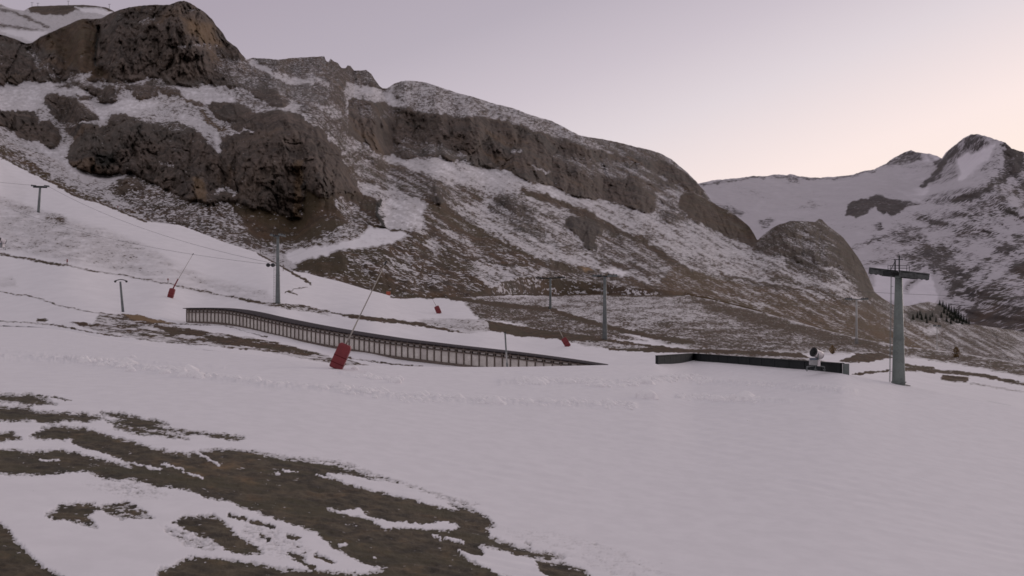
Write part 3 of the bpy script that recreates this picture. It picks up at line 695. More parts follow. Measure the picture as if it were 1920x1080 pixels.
    p([(440, 165), (500, 190), (525, 205), (500, 212), (478, 208), (440, 195)], 0.50, 0.3, 5)
    # lower buttresses
    p([(119, 237), (155, 232), (190, 236), (205, 228), (212, 217), (235, 212), (265, 225), (300, 231), (337, 227), (362, 245), (390, 265), (405, 282), (416, 292), (428, 330), (434, 372), (400, 379), (375, 381), (345, 373), (332, 367),
       (302, 356), (295, 343), (257, 331), (240, 320), (210, 326), (185, 327), (160, 321), (140, 311), (121, 297), (142, 262), (127, 252)], 0.03, 0.05, 3)
    p([(412, 256), (440, 250), (470, 243), (442, 240), (430, 225), (410, 222), (397, 205), (397, 192), (422, 190), (465, 200), (478, 213), (520, 208), (560, 214), (585, 231), (605, 249), (620, 269), (637, 281), (645, 299), (653, 328), (673, 342), (673, 363),
       (635, 363), (600, 369), (568, 356), (568, 410), (535, 403), (505, 396), (470, 391), (440, 376), (420, 378), (412, 300)], 0.03, 0.1, 3)
    p([(372, 200), (395, 222), (428, 246), (415, 249), (385, 231)], 0.22, 0.85, 5, 0.65)
    p([(265, 225), (330, 229), (360, 245), (340, 245), (290, 236)], 0.28, 0.2, 6)
    l([(345, 217), (380, 236), (405, 250), (412, 280)], 9, 0.82, 0.3, 5)
    l([(415, 253), (440, 247), (472, 243)], 3.5, 0.6, 0.2, 3)
    l([(300, 306), (322, 310)], 5, 0.35, 0.1, 5)
    
    p([(360, 330), (385, 335), (385, 378), (360, 375)], None, None, 6, 0.75)
    p([(552, 300), (567, 300), (568, 410), (548, 408)], None, None, 5, 0.72)
    l([(570, 345), (573, 400)], 4, None, None, 4, 0.15)
    l([(414, 285), (424, 320), (420, 350)], 6, None, None, 8, 0.3)  # dark tint paints the shade inside the recessed slot
    p([(175, 290), (215, 288), (210, 312), (180, 312)], None, None, 8, 0.2)
    l([(405, 360), (430, 352), (440, 362)], 7, 0.55, 0.3, 5)
    # turf aprons below the cliffs
    p([(430, 380), (470, 392), (505, 397), (556, 412), (570, 409), (570, 356), (600, 368), (635, 363), (632, 390), (645, 405), (655, 422), (625, 432), (600, 442), (560, 462), (530, 457), (500, 457), (470, 441), (450, 427), (440, 400)], 0.10, 0.92, 5, 0.55)
    p([(635, 362), (673, 362), (700, 370), (713, 378), (714, 400), (706, 420), (690, 402), (665, 384), (650, 377)], 0.08, 0.8, 3)
    l([(712, 376), (711, 400), (716, 420)], 7, 0.03, 0.2, 4, 0.15)
    p([(200, 350), (240, 326), (262, 334), (300, 353), (335, 370), (375, 384), (430, 380), (445, 402), (470, 440), (500, 457), (560, 470), (540, 480), (480, 470), (400, 445), (330, 424), (280, 410), (240, 385), (210, 366)], 0.46, 0.45, 5)
    p([(225, 333), (260, 334), (272, 352), (225, 360), (212, 350)], 0.18, 0.3, 5)
    p([(320, 385), (360, 383), (380, 410), (350, 425)], 0.30, 0.4, 8)
    p([(400, 395), (440, 400), (465, 440), (430, 440)], 0.34, 0.5, 8)
    p([(630, 372), (660, 380), (690, 402), (700, 422), (690, 438), (650, 455), (600, 460), (560, 465), (600, 444), (640, 428), (655, 415), (640, 400)], 0.52, 0.6, 4)
    p([(530, 455), (600, 445), (640, 440), (600, 462), (540, 474)], 0.50, 0.7, 4)
    # snow covered road and pitch
    p([(532, 480), (535, 473), (597, 461), (640, 455), (680, 441), (690, 425), (735, 426), (769, 442), (735, 455), (672, 466), (622, 473), (572, 487), (545, 493)], 0.95, 0.8, 3)
    p([(714, 372), (755, 374), (797, 380), (792, 434), (745, 428), (722, 423), (717, 400)], 0.93, 0.5, 4)
    l([(674, 345), (720, 358), (760, 367), (800, 377)], 8, 0.85, 0.8, 3)
    l([(690, 423), (745, 429), (780, 440), (800, 446)], 2.5, 0.1, 0.8, 2)
    # shoulders between
    p([(645, 286), (668, 280), (700, 292), (760, 326), (800, 345), (842, 366), (800, 376), (740, 359), (680, 345), (657, 330)], 0.52, 0.7, 4)
    p([(668, 272), (745, 312), (785, 322), (822, 337), (846, 355), (843, 367), (805, 358), (772, 344), (740, 327), (700, 307)], 0.24, 0.4, 4)
    p([(842, 347), (870, 350), (912, 373), (880, 376), (850, 360)], 0.34, 0.9, 4)
    p([(720, 292), (760, 298), (857, 302), (950, 322), (1035, 350), (1060, 362), (1135, 378), (1200, 398), (1240, 412), (1200, 420), (1100, 395), (1000, 362), (940, 355), (860, 345), (800, 325), (745, 308)], 0.86, 0.3, 6)
    p([(1000, 365), (1100, 395), (1200, 425), (1245, 455), (1300, 490), (1400, 500), (1440, 460), (1400, 462), (1300, 418), (1240, 412), (1180, 395)], 0.74, 0.5, 10)
    p([(845, 385), (915, 378), (925, 400), (960, 425), (1000, 450), (1060, 470), (1130, 490), (1110, 500), (1040, 488), (975, 462), (900, 428)], 0.78, 0.5, 6)
    p([(935, 362), (960, 364), (985, 378), (1004, 405), (1023, 436), (1015, 449), (985, 446), (958, 423), (935, 406), (915, 391)], 0.24, 0.15, 5, 0.36)
    p([(1000, 430), (1022, 434), (1020, 448), (990, 447)], 0.2, 0.1, 5)
    p([(1062, 408), (1085, 404), (1120, 411), (1130, 424), (1132, 441), (1113, 446), (1120, 471), (1098, 467), (1091, 451), (1073, 436), (1064, 428)], 0.0, 0.1, 3, 0.32)
    l([(985, 358), (1015, 366), (1050, 382), (1100, 405), (1150, 430), (1200, 450), (1230, 470), (1262, 494), (1300, 512)], 11, 0.08, 0.85, 5)
    p([(1130, 430), (1190, 450), (1225, 475), (1260, 500), (1200, 490), (1130, 480)], 0.50, 0.6, 6)
    l([(1130, 492), (1180, 500), (1230, 512), (1280, 524)], 11, 0.20, 0.5, 6)
    l([(1130, 506), (1170, 512)], 6, 0.95, 0.5, 5)
    p([(797, 368), (820, 363), (841, 380), (856, 400), (897, 429), (935, 446), (972, 466), (1022, 488), (1110, 506), (1150, 514), (1235, 534), (1335, 558), (1340, 566), (1285, 560), (1250, 553), (1150, 531), (1100, 516), (1030, 506), (985, 501), (930, 491), (890, 466), (860, 441), (830, 416), (803, 396)], 0.17, 0.95, 4, 0.56)
    p([(800, 366), (822, 365), (838, 380), (820, 386), (804, 378)], 0.05, 0.1, 4, 0.3)
    p([(800, 400), (830, 420), (870, 450), (910, 480), (915, 500), (880, 500), (840, 470), (805, 440)], 0.38, 0.9, 6)
    l([(800, 405), (815, 440), (850, 470), (890, 495), (915, 506)], 12, 0.16, 0.95, 6)
    l([(845, 437), (880, 456), (900, 468)], 7, 0.66, 0.9, 5)
    l([(900, 455), (950, 478), (1000, 494)], 4, 0.6, 0.9, 4)
    p([(880, 485), (940, 497), (1030, 508), (1040, 520), (1030, 552), (930, 555), (860, 530), (830, 500), (860, 500), (895, 512)], 0.70, 0.5, 6)
    l([(886, 483), (900, 488), (940, 494), (985, 500)], 2.5, 0.05, 0.5, 2)
    p([(1030, 508), (1110, 512), (1180, 530), (1170, 550), (1040, 552), (1000, 552)], 0.42, 0.6, 6)
    p([(1090, 503), (1105, 500), (1112, 508), (1095, 512)], 0.0, 1.0, 3, 0.95)
    p([(552, 503), (575, 487), (622, 474), (672, 467), (735, 456), (772, 443), (800, 442), (832, 470), (872, 500), (900, 520), (925, 552), (850, 560), (775, 562), (735, 560), (685, 545), (635, 530), (590, 516)], 0.22, 0.95, 4)
    p([(552, 503), (575, 488), (640, 476), (660, 490), (640, 510), (600, 515)], 0.04, 1.0, 8, 0.45)
    p([(705, 485), (760, 480), (812, 495), (832, 520), (820, 540), (762, 526), (728, 510)], 0.54, 0.8, 8)
    p([(650, 480), (710, 488), (730, 510), (680, 510)], 0.34, 0.9, 8)
    p([(800, 444), (814, 445), (830, 476), (812, 480), (800, 462)], 0.72, 0.8, 4)
    l([(600, 508), (640, 516), (690, 525)], 2.5, 0.5, 0.9, 2)
    # long brown slope to the right and the knoll
    p([(1290, 500), (1400, 480), (1460, 500), (1560, 530), (1640, 566), (1600, 575), (1500, 550), (1400, 532), (1310, 512)], 0.66, 0.6, 6)
    p([(1262, 496), (1300, 505), (1400, 532), (1500, 548), (1600, 572), (1645, 580), (1700, 600), (1770, 650), (1770, 680), (1640, 660), (1560, 640), (1435, 608), (1335, 580), (1285, 560), (1235, 534), (1250, 520)], 0.19, 0.97, 5, 0.63)
    l([(1370, 557), (1400, 564), (1435, 576)], 4, 0.62, 0.9, 4)
    l([(1330, 530), (1420, 550), (1520, 580)], 4, 0.45, 0.9, 5)
    l([(1440, 540), (1520, 560), (1600, 590)], 5, 0.50, 0.8, 6)
    l([(1350, 512), (1420, 530), (1500, 545)], 3, 0.1, 0.8, 3)
    l([(1450, 520), (1520, 538), (1600, 568), (1640, 580)], 8, 0.20, 0.8, 6)
    p([(1408, 468), (1447, 428), (1487, 408), (1530, 395), (1557, 430), (1590, 450), (1613, 488), (1635, 535), (1652, 560), (1620, 560), (1585, 525), (1547, 528), (1513, 511), (1480, 504), (1460, 481), (1430, 478)], 0.20, 0.5, 4, 0.36)
    p([(1557, 436), (1590, 450), (1615, 486), (1640, 540), (1665, 566), (1630, 560), (1600, 520), (1572, 472)], 0.04, 0.6, 6, 0.36)
    p([(1475, 440), (1512, 432), (1520, 458), (1500, 470), (1480, 458)], 0.34, 0.4, 6)
    p([(1535, 452), (1562, 452), (1560, 482), (1545, 490)], 0.42, 0.4, 6)
    p([(1470, 455), (1530, 470), (1530, 505), (1480, 490)], 0.18, 0.3, 8)
    l([(1552, 500), (1575, 515), (1605, 540)], 4, 0.75, 0.4, 4)
    # ground to the right of the knoll
    p([(1640, 560), (1700, 572), (1820, 606), (1920, 618), (2180, 640), (2180, 760), (1700, 690), (1640, 620)], 0.30, 0.85, 6)
    p([(1650, 575), (1700, 590), (1700, 615), (1660, 605)], 0.45, 0.8, 6)
    p([(1700, 572), (1740, 562), (1768, 570), (1795, 592), (1800, 606), (1720, 600)], 0.40, 0.5, 4)
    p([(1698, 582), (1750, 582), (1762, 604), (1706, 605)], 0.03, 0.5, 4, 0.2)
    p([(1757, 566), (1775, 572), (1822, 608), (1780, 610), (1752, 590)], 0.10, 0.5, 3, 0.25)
    p([(1725, 615), (1760, 618), (1762, 626), (1735, 625)], 0.85, 0.5, 4)
    p([(1780, 610), (1920, 628), (2180, 655), (2180, 760), (1760, 670)], 0.34, 0.4, 8)
    p([(1620, 600), (1690, 628), (1740, 655), (1700, 652), (1640, 630)], 0.06, 1.0, 9, 0.68)
    p([(-260, 190), (-60, 240), (0, 268), (45, 290), (85, 322), (140, 352), (200, 378), (285, 414), (240, 404), (150, 372), (95, 348), (0, 300), (-260, 190)], 0.44, 0.9, 4, 0.6)
    mid = sstep(0.12, 0.4, c.cov) * sstep(1.0, 0.85, c.cov)
    c.cov = np.where(c.cov > 0.62, c.cov - 0.07 * sstep(0.98, 0.9, c.cov), c.cov)
    c.cov += mid * (0.22 * fbm(PX / 26 + PY / 60, PY / 11, 4, 0.6, 201) + 0.30 * fbm(PX / 7, PY / 4, 3, 0.65, 203))
    sl_ = fbm((PX * 0.88 + PY * 0.47) / 70, (-PX * 0.47 + PY * 0.88) / 8, 5, 0.62, 207)
    wgt = sstep(620, 760, PX) * sstep(200, 330, PY)
    c.cov -= wgt * 0.10 * sstep(0.97, 0.85, c.cov) * sstep(0.3, 0.4, c.cov)
    c.cov += wgt * 0.42 * sl_ * sstep(0.0, 0.12, c.cov) * sstep(0.97, 0.85, c.cov)
    c.kind = np.clip(c.kind + wgt * 0.5 * fbm(PX / 60, PY / 25, 4, 0.6, 209), 0, 1)
    rk = sstep(0.3, 0.1, c.cov)
    c.cov += rk * 0.45 * np.clip(fbm(PX / 22, PY / 6 + PX / 40, 4, 0.65, 205) - 0.14, 0, 1)
    # depth: rock stands steep, snow lies back
    lg = fC(PX, PY)
    dpy = np.abs(np.diff(PY, axis=0))
    g = np.diff(lg, axis=0) / dpy
    cs = boxblur(boxblur(np.clip(c.cov, 0, 1), 3, 0), 4, 1)
    hp = cs - boxblur(boxblur(cs, 70, 0), 25, 1)
    hp = 0.5 * (hp[1:] + hp[:-1])
    g = np.maximum(g + 0.0042 * hp, 0.00025)
    g = boxblur(g, 2, 1)
    L = np.concatenate([lg[:1], lg[:1] + np.cumsum(g * dpy, axis=0)], 0)
    drift = L - lg
    drift = boxblur(boxblur(drift, 7, 1), 7, 1)
    drift = drift - boxblur(boxblur(drift, 60, 0), 30, 1) * 0.8
    L = lg + drift
    L = np.maximum.accumulate(L + np.arange(R)[:, None] * 0.0, axis=0)
    D = np.exp(L)
    Xw, Zw = (PX - 960) * D / F, (540 - PY) * D / F
    XF, ZF = (PX - 960) * 900 / F + 0.12 * (540 - PY) * 900 / F, (540 - PY) * 900 / F
    rockm = 1 - sstep(0.1, 0.7, cs)
    rockm *= (1 - 0.75 * boxblur(c.kind, 3, 1))
    edge = sstep(0.0, 0.04, t)
    rel = 34 * fbm(XF / 60, ZF / 110, 5, 0.58, 41, ridged=True) * rockm
    rel += 26.0 * fbm(XF / 15 + ZF / 90, ZF / 42, 5, 0.64, 43, ridged=True) * rockm
    rel += 8.0 * fbm(XF / 14, ZF / 9, 5, 0.64, 44) * rockm
    wx = XF + 5 * fbm(XF / 20, ZF / 20, 4, 0.6, 48); wz = ZF - 0.25 * XF + 5 * fbm(XF / 20, ZF / 20, 4, 0.6, 49)
    for sx_, sz_, am, cw in ((22, 48, 17.0, 8.0), (9, 21, 10.0, 6.0), (4, 8, 5.0, 3.0)):
        e_, c_ = worley(wx / sx_, wz / sz_, int(sx_))
        rel += (am * (c_ - 0.5) - cw * np.exp(-(e_ / 0.12) ** 2)) * rockm
    rel += (1 - rockm) * 9 * fbm(Xw / 40, Zw / 22 + D / 90, 5, 0.5, 45)
    crack = np.exp(-((PX - 182 - 4 * np.sin(PY / 25)) / 3.0) ** 2) * sstep(45, 55, PY) * sstep(130, 115, PY)
    rel -= 16 * crack
    rel -= 9 * np.exp(-((PX - 421 - 5 * np.sin(PY / 17)) / 6.0) ** 2) * sstep(285, 300, PY) * sstep(390, 360, PY)
    D = D - rel * edge * np.clip(D / 900, 0.4, 1.6)
    lim = depth_B(cols, btf(cols))[None, :] + 6.0 + np.clip(btf(cols)[None, :] - PY, 0, 60) * 0.35
    D = np.maximum(D, lim)
    P = to_world(PX, PY, D)
    backs = []
    for dy, dz in ((25, -6), (70, -30), (160, -110), (320, -300)):
        b = P[-1].copy(); s = (b[:, 1] + dy) / b[:, 1]
        b[:, 0] *= s; b[:, 1] += dy; b[:, 2] = b[:, 2] * s + dz * 0.6; backs.append(b)
    P = np.concatenate([P, np.stack(backs)], 0)
    ext = lambda a: np.concatenate([a, np.repeat(a[-1:], 4, 0)], 0)
    grid_mesh("mountain", P, dict(cov=ext(c.cov), kind=ext(c.kind), tint=ext(c.tint)), M_mount, label="rocky mountain with snowy benches and brown grassy shoulders")
build_C()

# ================================================================== D: far mountains on the right
anch_D = [(1250, 360, 5200), (1250, 480, 3800), (1310, 345, 5500), (1420, 330, 6000), (1560, 333, 6300), (1640, 315, 6300), (1710, 281, 6500), (1760, 295, 6400), (1700, 340, 5500), (1765, 305, 5200), (1830, 252, 4900), (1940, 288, 4700), (2180, 330, 4600),
          (1500, 400, 4600), (1620, 375, 4500), (1620, 420, 3900), (1700, 440, 3600), (1450, 450, 3900), (1800, 380, 4000), (1920, 345, 4200), (1880, 440, 3300), (1700, 500, 3100), (1930, 520, 2700), (1930, 600, 2300), (1830, 600, 2500), (1650, 570, 2700), (1750, 560, 2750), (2180, 500, 2800), (2180, 620, 2200), (1250, 560, 3000)]
fD = tps(anch_D)
D_sky = [(1250, 352), (1310, 344), (1345, 337), (1380, 334), (1410, 330), (1440, 330), (1452, 327), (1475, 328), (1480, 326), (1500, 331), (1530, 333), (1560, 332), (1600, 327), (1620, 321), (1640, 317), (1660, 307), (1680, 293), (1700, 284), (1708, 281), (1718, 285),
         (1745, 289), (1755, 291), (1766, 297), (1774, 285), (1790, 272), (1805, 260), (1820, 252), (1832, 251), (1850, 256), (1870, 262), (1885, 267), (1897, 279), (1905, 281), (1920, 286), (1960, 296), (2180, 340)]
dsf = curve(D_sky)
def build_D():
    cx = np.arange(1250.0, 2180.0, 2.0); R = 190
    t = np.linspace(0, 1, R)[:, None]
    top = dsf(cx) + 2.0 * fbm(cx / 11, cx * 0 + 1, 4, 0.7, 18)
    bot = np.full(cx.shape, 660.0)
    PX = np.broadcast_to(cx[None, :], (R, len(cx))).copy(); PY = bot[None] + (top - bot)[None] * t
    c = Cover(PX, PY, 0.64, 0.3, warp=6, wl=26, seed=9, wl2=8); c.drop = 0.12; p, l = c.poly, c.line
    p([(1640, 440), (1760, 370), (1880, 350), (2180, 330), (2180, 700), (1640, 700), (1600, 560)], 0.60, 0.3, 25)
    p([(1752, 322), (1775, 282), (1800, 258), (1828, 240), (1880, 255), (1940, 280), (2180, 330), (2180, 400), (1930, 340), (1880, 360), (1830, 375), (1780, 385), (1720, 392), (1740, 360)], 0.56, 0.2, 6)
    p([(1795, 296), (1866, 270), (1850, 303), (1800, 338)], 0.97, 0.2, 7)
    p([(1885, 270), (1940, 282), (1940, 315), (1900, 330), (1870, 350), (1850, 362), (1808, 378), (1782, 376), (1850, 350), (1878, 318)], 0.18, 0.3, 5)
    p([(1752, 352), (1800, 340), (1790, 365), (1765, 375)], 0.40, 0.2, 6)
    l([(1768, 305), (1755, 328), (1742, 340), (1730, 348)], 7, 0.12, 0.2, 5)
    l([(1800, 262), (1830, 270), (1860, 265)], 6, 0.40, 0.2, 6)
    p([(1648, 314), (1685, 290), (1710, 278), (1738, 288), (1727, 301), (1690, 311)], 0.30, 0.2, 4)
    l([(1742, 292), (1755, 303), (1762, 296)], 4, 0.3, 0.2, 3)
    l([(1310, 347), (1400, 335), (1440, 331), (1480, 330), (1520, 334), (1560, 335), (1640, 320)], 3.5, 0.30, 0.2, 4)
    p([(1470, 330), (1495, 332), (1500, 345), (1478, 345)], 0.45, 0.2, 5)
    p([(1583, 402), (1590, 386), (1612, 373), (1645, 365), (1667, 373), (1690, 377), (1738, 379), (1702, 389), (1672, 404), (1655, 401), (1640, 386), (1626, 400), (1606, 410)], 0.12, 0.3, 3)
    p([(1483, 393), (1515, 378), (1550, 388), (1520, 392)], 0.55, 0.3, 4)
    p([(1636, 424), (1650, 418), (1660, 426), (1645, 433)], 0.25, 0.2, 3)
    p([(1335, 380), (1365, 384), (1403, 401), (1385, 407), (1350, 392)], 0.32, 0.3, 4)
    p([(1420, 416), (1440, 406), (1457, 410), (1442, 426), (1426, 432)], 0.32, 0.3, 4)
    p([(1370, 350), (1420, 355), (1440, 375), (1380, 365)], 0.62, 0.3, 8)
    p([(1700, 482), (1740, 462), (1790, 440), (1800, 402), (1860, 392), (1885, 408), (1852, 442), (1820, 462), (1760, 492), (1725, 500)], 0.42, 0.3, 12)
    p([(1740, 478), (1785, 455), (1800, 470), (1760, 488)], 0.3, 0.3, 5)
    l([(1690, 455), (1760, 425), (1820, 396), (1870, 374), (1940, 340)], 6, 0.48, 0.3, 8)
    l([(1750, 540), (1790, 508), (1830, 470), (1880, 430), (1940, 400)], 5, 0.52, 0.3, 8)
    l([(1820, 560), (1860, 500), (1900, 465), (1960, 430)], 6, 0.42, 0.3, 8)
    p([(1812, 600), (1832, 550), (1868, 522), (1935, 488), (2180, 420), (2180, 680), (1820, 640)], 0.44, 0.5, 10)
    p([(1830, 600), (1860, 560), (1940, 530), (1940, 560), (1880, 600)], 0.34, 0.6, 10)
    p([(1640, 500), (1740, 505), (1760, 560), (1700, 580), (1640, 560)], 0.95, 0.3, 8)
    for a_, w_, v_ in (([(1700, 540), (1760, 490), (1830, 440), (1900, 395), (1990, 350)], 5, 0.30), ([(1760, 575), (1800, 530), (1860, 480), (1930, 430), (2000, 390)], 6, 0.26),
                       ([(1820, 590), (1850, 545), (1900, 505), (1990, 455)], 5, 0.22), ([(1590, 470), (1650, 445), (1720, 430), (1800, 400)], 4, 0.42),
                       ([(1620, 500), (1680, 480), (1740, 470)], 4, 0.45), ([(1700, 515), (1770, 470), (1840, 430)], 4, 0.34), ([(1860, 600), (1890, 570), (1960, 540)], 6, 0.25)):
        l(a_, w_, v_, 0.3, 9)
    # everything falls in long diagonal gullies
    lg = fD(PX, PY); D = np.exp(lg)
    cs = boxblur(boxblur(np.clip(c.cov, 0, 1), 2, 0), 2, 1)
    Xw, Zw = (PX - 960) * D / F, (540 - PY) * D / F
    a = (Xw * 0.62 - Zw * 0.78); bq = (Xw * 0.78 + Zw * 0.62)
    m = sstep(1640, 1760, PX) * 0.9 + 0.1
    edge = sstep(0, 0.04, t)
    rel = 170 * fbm(a / 260, bq / 700, 5, 0.55, 71, ridged=True) * m + 70 * fbm(Xw / 260, Zw / 180, 5, 0.55, 73)
    rel += 35 * (1 - cs) * fbm(Xw / 60, Zw / 80, 4, 0.6, 75, ridged=True)
    st = fbm(a / 45, bq / 260, 4, 0.6, 79)
    c.cov += (0.62 * st * m + 0.18 * fbm(Xw / 60, Zw / 25, 4, 0.6, 81)) * (c.cov < 0.93)
    D = D - rel * edge
    P = to_world(PX, PY, D)
    backs = []
    for dy, dz in ((120, -60), (400, -400), (900, -1200)):
        b = P[-1].copy(); s = (b[:, 1] + dy) / b[:, 1]
        b[:, 0] *= s; b[:, 1] += dy; b[:, 2] = b[:, 2] * s + dz * 0.6; backs.append(b)
    P = np.concatenate([P, np.stack(backs)], 0)
    ext = lambda q: np.concatenate([q, np.repeat(q[-1:], 3, 0)], 0)
    grid_mesh("far_mountain", P, dict(cov=ext(c.cov), kind=ext(c.kind), tint=ext(c.tint)), M_far, label="distant snow covered mountains closing the valley")
build_D()

# ================================================================== E: far ridge, upper left
E_sky = [(-260, -10), (-100, -4), (-20, 2), (0, 7), (12, 13), (25, 17), (45, 20), (55, 14), (62, 12), (110, 10), (155, 9), (180, 11), (200, 14), (212, 20), (225, 30), (260, 50), (300, 70)]
def build_E():
    cx = np.arange(-260.0, 300.0, 1.7); R = 70
    t = np.linspace(0, 1, R)[:, None]
    top = curve(E_sky)(cx) + 0.6 * fbm(cx / 9, cx * 0 + 1, 3, 0.6, 28); bot = np.full(cx.shape, 125.0)
    PX = np.broadcast_to(cx[None, :], (R, len(cx))).copy(); PY = bot[None] + (top - bot)[None] * t
    c = Cover(PX, PY, 0.60, 0.3, warp=5, wl=20, ys=1.4, seed=12, wl2=7); p, l = c.poly, c.line
    p([(-260, -20), (0, -2), (60, 25), (100, 50), (60, 50), (0, 30), (-260, 10)], 0.60, 0.4, 5)
    p([(52, 16), (62, 8), (150, 5), (158, 18), (140, 20), (120, 28), (80, 27), (58, 22)], 0.06, 0.3, 3)
    p([(140, 14), (180, 15), (210, 22), (200, 28), (160, 22)], 1.0, 0.3, 3)
    l([(155, 10), (185, 11), (213, 20)], 3.5, 0.1, 0.3, 3)
    l([(0, 16), (30, 24), (60, 38), (90, 50)], 4, 0.3, 0.5, 3)
    l([(0, 47), (40, 53), (80, 58)], 4, 0.3, 0.5, 3)
    p([(0, 55), (60, 58), (90, 60), (60, 78), (0, 60)], 0.9, 0.3, 4)
    D = 1700 + 900 * t + 0 * PX
    Xw, Zw = (PX - 960) * D / F, (540 - PY) * D / F
    D = D - 25 * fbm(Xw / 60, Zw / 40, 5, 0.55, 91, ridged=True) * sstep(0, 0.05, t)
    P = to_world(PX, PY, D)
    b = P[-1].copy(); b[:, 1] += 300; b[:, 2] -= 150
    P = np.concatenate([P, b[None]], 0)
    ext = lambda q: np.concatenate([q, q[-1:]], 0)
    grid_mesh("far_ridge", P, dict(cov=ext(c.cov), kind=ext(c.kind), tint=ext(c.tint)), M_mount, label="streaky snowy ridge behind the rock peak at the upper left")
build_E()

# valley floor far below, closing every gap to the horizon
gm = MB(); gm.add([(-30000, 900, -260), (30000, 900, -260), (30000, 30000, -260), (-30000, 30000, -260)], [(0, 1, 2, 3)])
gv = gm.build("valley_floor", M_snowob); tag(gv, "snowy valley floor", kind='structure')

def gA(px, py): return W(px, py, float(depth_A(np.array(px, float), np.array(py, float))))
def gB(px, py): return W(px, py, float(depth_B(np.array(px, float), np.array(py, float))))

# ================================================================== covered conveyor
def conveyor():
    base_px = [(345, 607.5), (385, 607.5), (420, 609.5), (460, 617), (500, 627.5), (560, 641), (610, 651), (660, 660), (733, 672.5), (800, 681), (883, 691), (967, 701), (1050, 712), (1100, 719.5), (1150, 728)]
    dep = [215, 211, 207, 202, 197, 190, 185, 181, 175, 171, 168, 165, 163, 162, 161]
    pts = [W(x, y, d) for (x, y), d in zip(base_px, dep)]
    root = empty("covered_conveyor", pts[0])
    tag(root, "long covered ski conveyor with pale side panels and dark roof behind the snow bank", "conveyor")
    o = pts[0]
    P = [p - o for p in pts]
    # resample by horizontal length
    cum = [0]
    for a, b in zip(P[:-1], P[1:]): cum.append(cum[-1] + (b.xy - a.xy).length)
    def at(s):
        s = min(max(s, 0), cum[-1])
        xs = [np.interp(s, cum, [p[k] for p in P]) for k in range(3)]
        return Vector(xs)
    def sm(s):   # smoothed height
        k = [at(s + q) for q in (-2.5, -1.2, 0, 1.2, 2.5)]
        v = Vector((0, 0, 0))
        for q in k: v += q
        return v / 5
    L = cum[-1]; BAY = 1.06; n = int(L / BAY)
    Hgt, Wd = 2.32, 2.6
    nodes = [sm(i * BAY) for i in range(n + 1)]
    nodes = [v + Vector((0, 0, 0.08)) for v in nodes]
    dirs = []
    for i in range(n + 1):
        a = nodes[max(i - 1, 0)]; b = nodes[min(i + 1, n)]
        d = (b - a).xy.normalized(); dirs.append(d)
    nrm = [Vector((d.y, -d.x, 0)) for d in dirs]     # towards the camera
    def q(i, off, h): return nodes[i] + nrm[i] * (-off) + Vector((0, 0, h))
    # panels: one per bay, slightly different tones through object-space noise; share mesh when alike is impossible on a curve, so they are tiny
    for i in range(n):
        for side, off in ((0, 0.0), (1, Wd)):
            if side == 1: continue
            m = MB()
            a0, b0 = q(i, off + 0.04, 0.30), q(i + 1, off + 0.04, 0.30)
            a1, b1 = q(i, off + 0.04, 1.62), q(i + 1, off + 0.04, 1.62)
            dd = (b0 - a0) * 0.075
            th = nrm[i] * -0.05
            vs = [a0 + dd, b0 - dd, b1 - dd, a1 + dd]
            m.add(vs + [v + th for v in vs], [(0, 1, 2, 3), (7, 6, 5, 4), (0, 4, 5, 1), (1, 5, 6, 2), (2, 6, 7, 3), (3, 7, 4, 0)])
            m.build("side_panel", M_panel if (i * 7) % 5 else M_panel2, root)
    pm = MB(); pm.box((0, 0, Hgt / 2 + 0.02), (0.11, 0.11, Hgt))
    post = None
    for i in range(n + 1):
        if post is None:
            me = pm.mesh("post", M_wood)
        post = bpy.data.objects.new("post", me); COL.objects.link(post); post.parent = root
        post.location = nodes[i] + nrm[i] * 0.03; post.rotation_euler = (0, 0, math.atan2(dirs[i].y, dirs[i].x))
    def rail(name, off, h, w, hh, mat, step=1):
        m = MB()
        for i in range(0, n, step): m.bar(q(i, off, h), q(min(i + step, n), off, h), w, hh)
        return m.build(name, mat, root)
    rail("bottom_board", -0.05, 0.14, 0.08, 0.30, M_wood)
    rail("middle_rail", -0.08, 1.68, 0.07, 0.12, M_wood)
    rail("top_rail", -0.08, 2.06, 0.07, 0.10, M_wood)
    # slatted ventilation strip between the rails
    m = MB()
    for i in range(n):
        a, b = q(i, 0.02, 1.88), q(i + 1, 0.02, 1.88); dd = (b - a) * 0.22
        m.bar(a + dd, b - dd, 0.03, 0.18)
    tag(m.build("upper_strip", M_panel3, root), kind="stuff")
    # back wall, floor, roof
    m = MB()
    for i in range(n):
        m.add([q(i, Wd, -0.2), q(i + 1, Wd, -0.2), q(i + 1, Wd, Hgt), q(i, Wd, Hgt)], [(0, 1, 2, 3)])
        m.add([q(i, Wd + 0.08, -0.2), q(i + 1, Wd + 0.08, -0.2), q(i + 1, Wd + 0.08, Hgt), q(i, Wd + 0.08, Hgt)], [(3, 2, 1, 0)])
    m.build("back_wall", M_wood, root)
    m = MB()
    prof = [(-0.12, 2.23), (-0.12, 2.31), (0.15, 2.35), (Wd / 2, 2.38), (Wd - 0.15, 2.35), (Wd + 0.16, 2.32), (Wd + 0.16, 2.20)]
    k = len(prof); vs = []; fs = []
    for i in range(n + 1):
        vs += [q(i, o_, h_) for o_, h_ in prof]
    vs = [tuple(v) for v in vs]
    # extend the roof a little past the upper end
    for j in range(k): vs[j] = tuple(Vector(vs[j]) - Vector((dirs[0].x, dirs[0].y, 0)) * 0.9)
    for i in range(n):
        for j in range(k): 
            fs.append((i * k + j, (i + 1) * k + j, (i + 1) * k + (j + 1) % k, i * k + (j + 1) % k))
    fs.append(tuple(range(k - 1, -1, -1))); fs.append(tuple(n * k + j for j in range(k)))
    m.add(vs, fs); m.build("roof", M_roof, root)
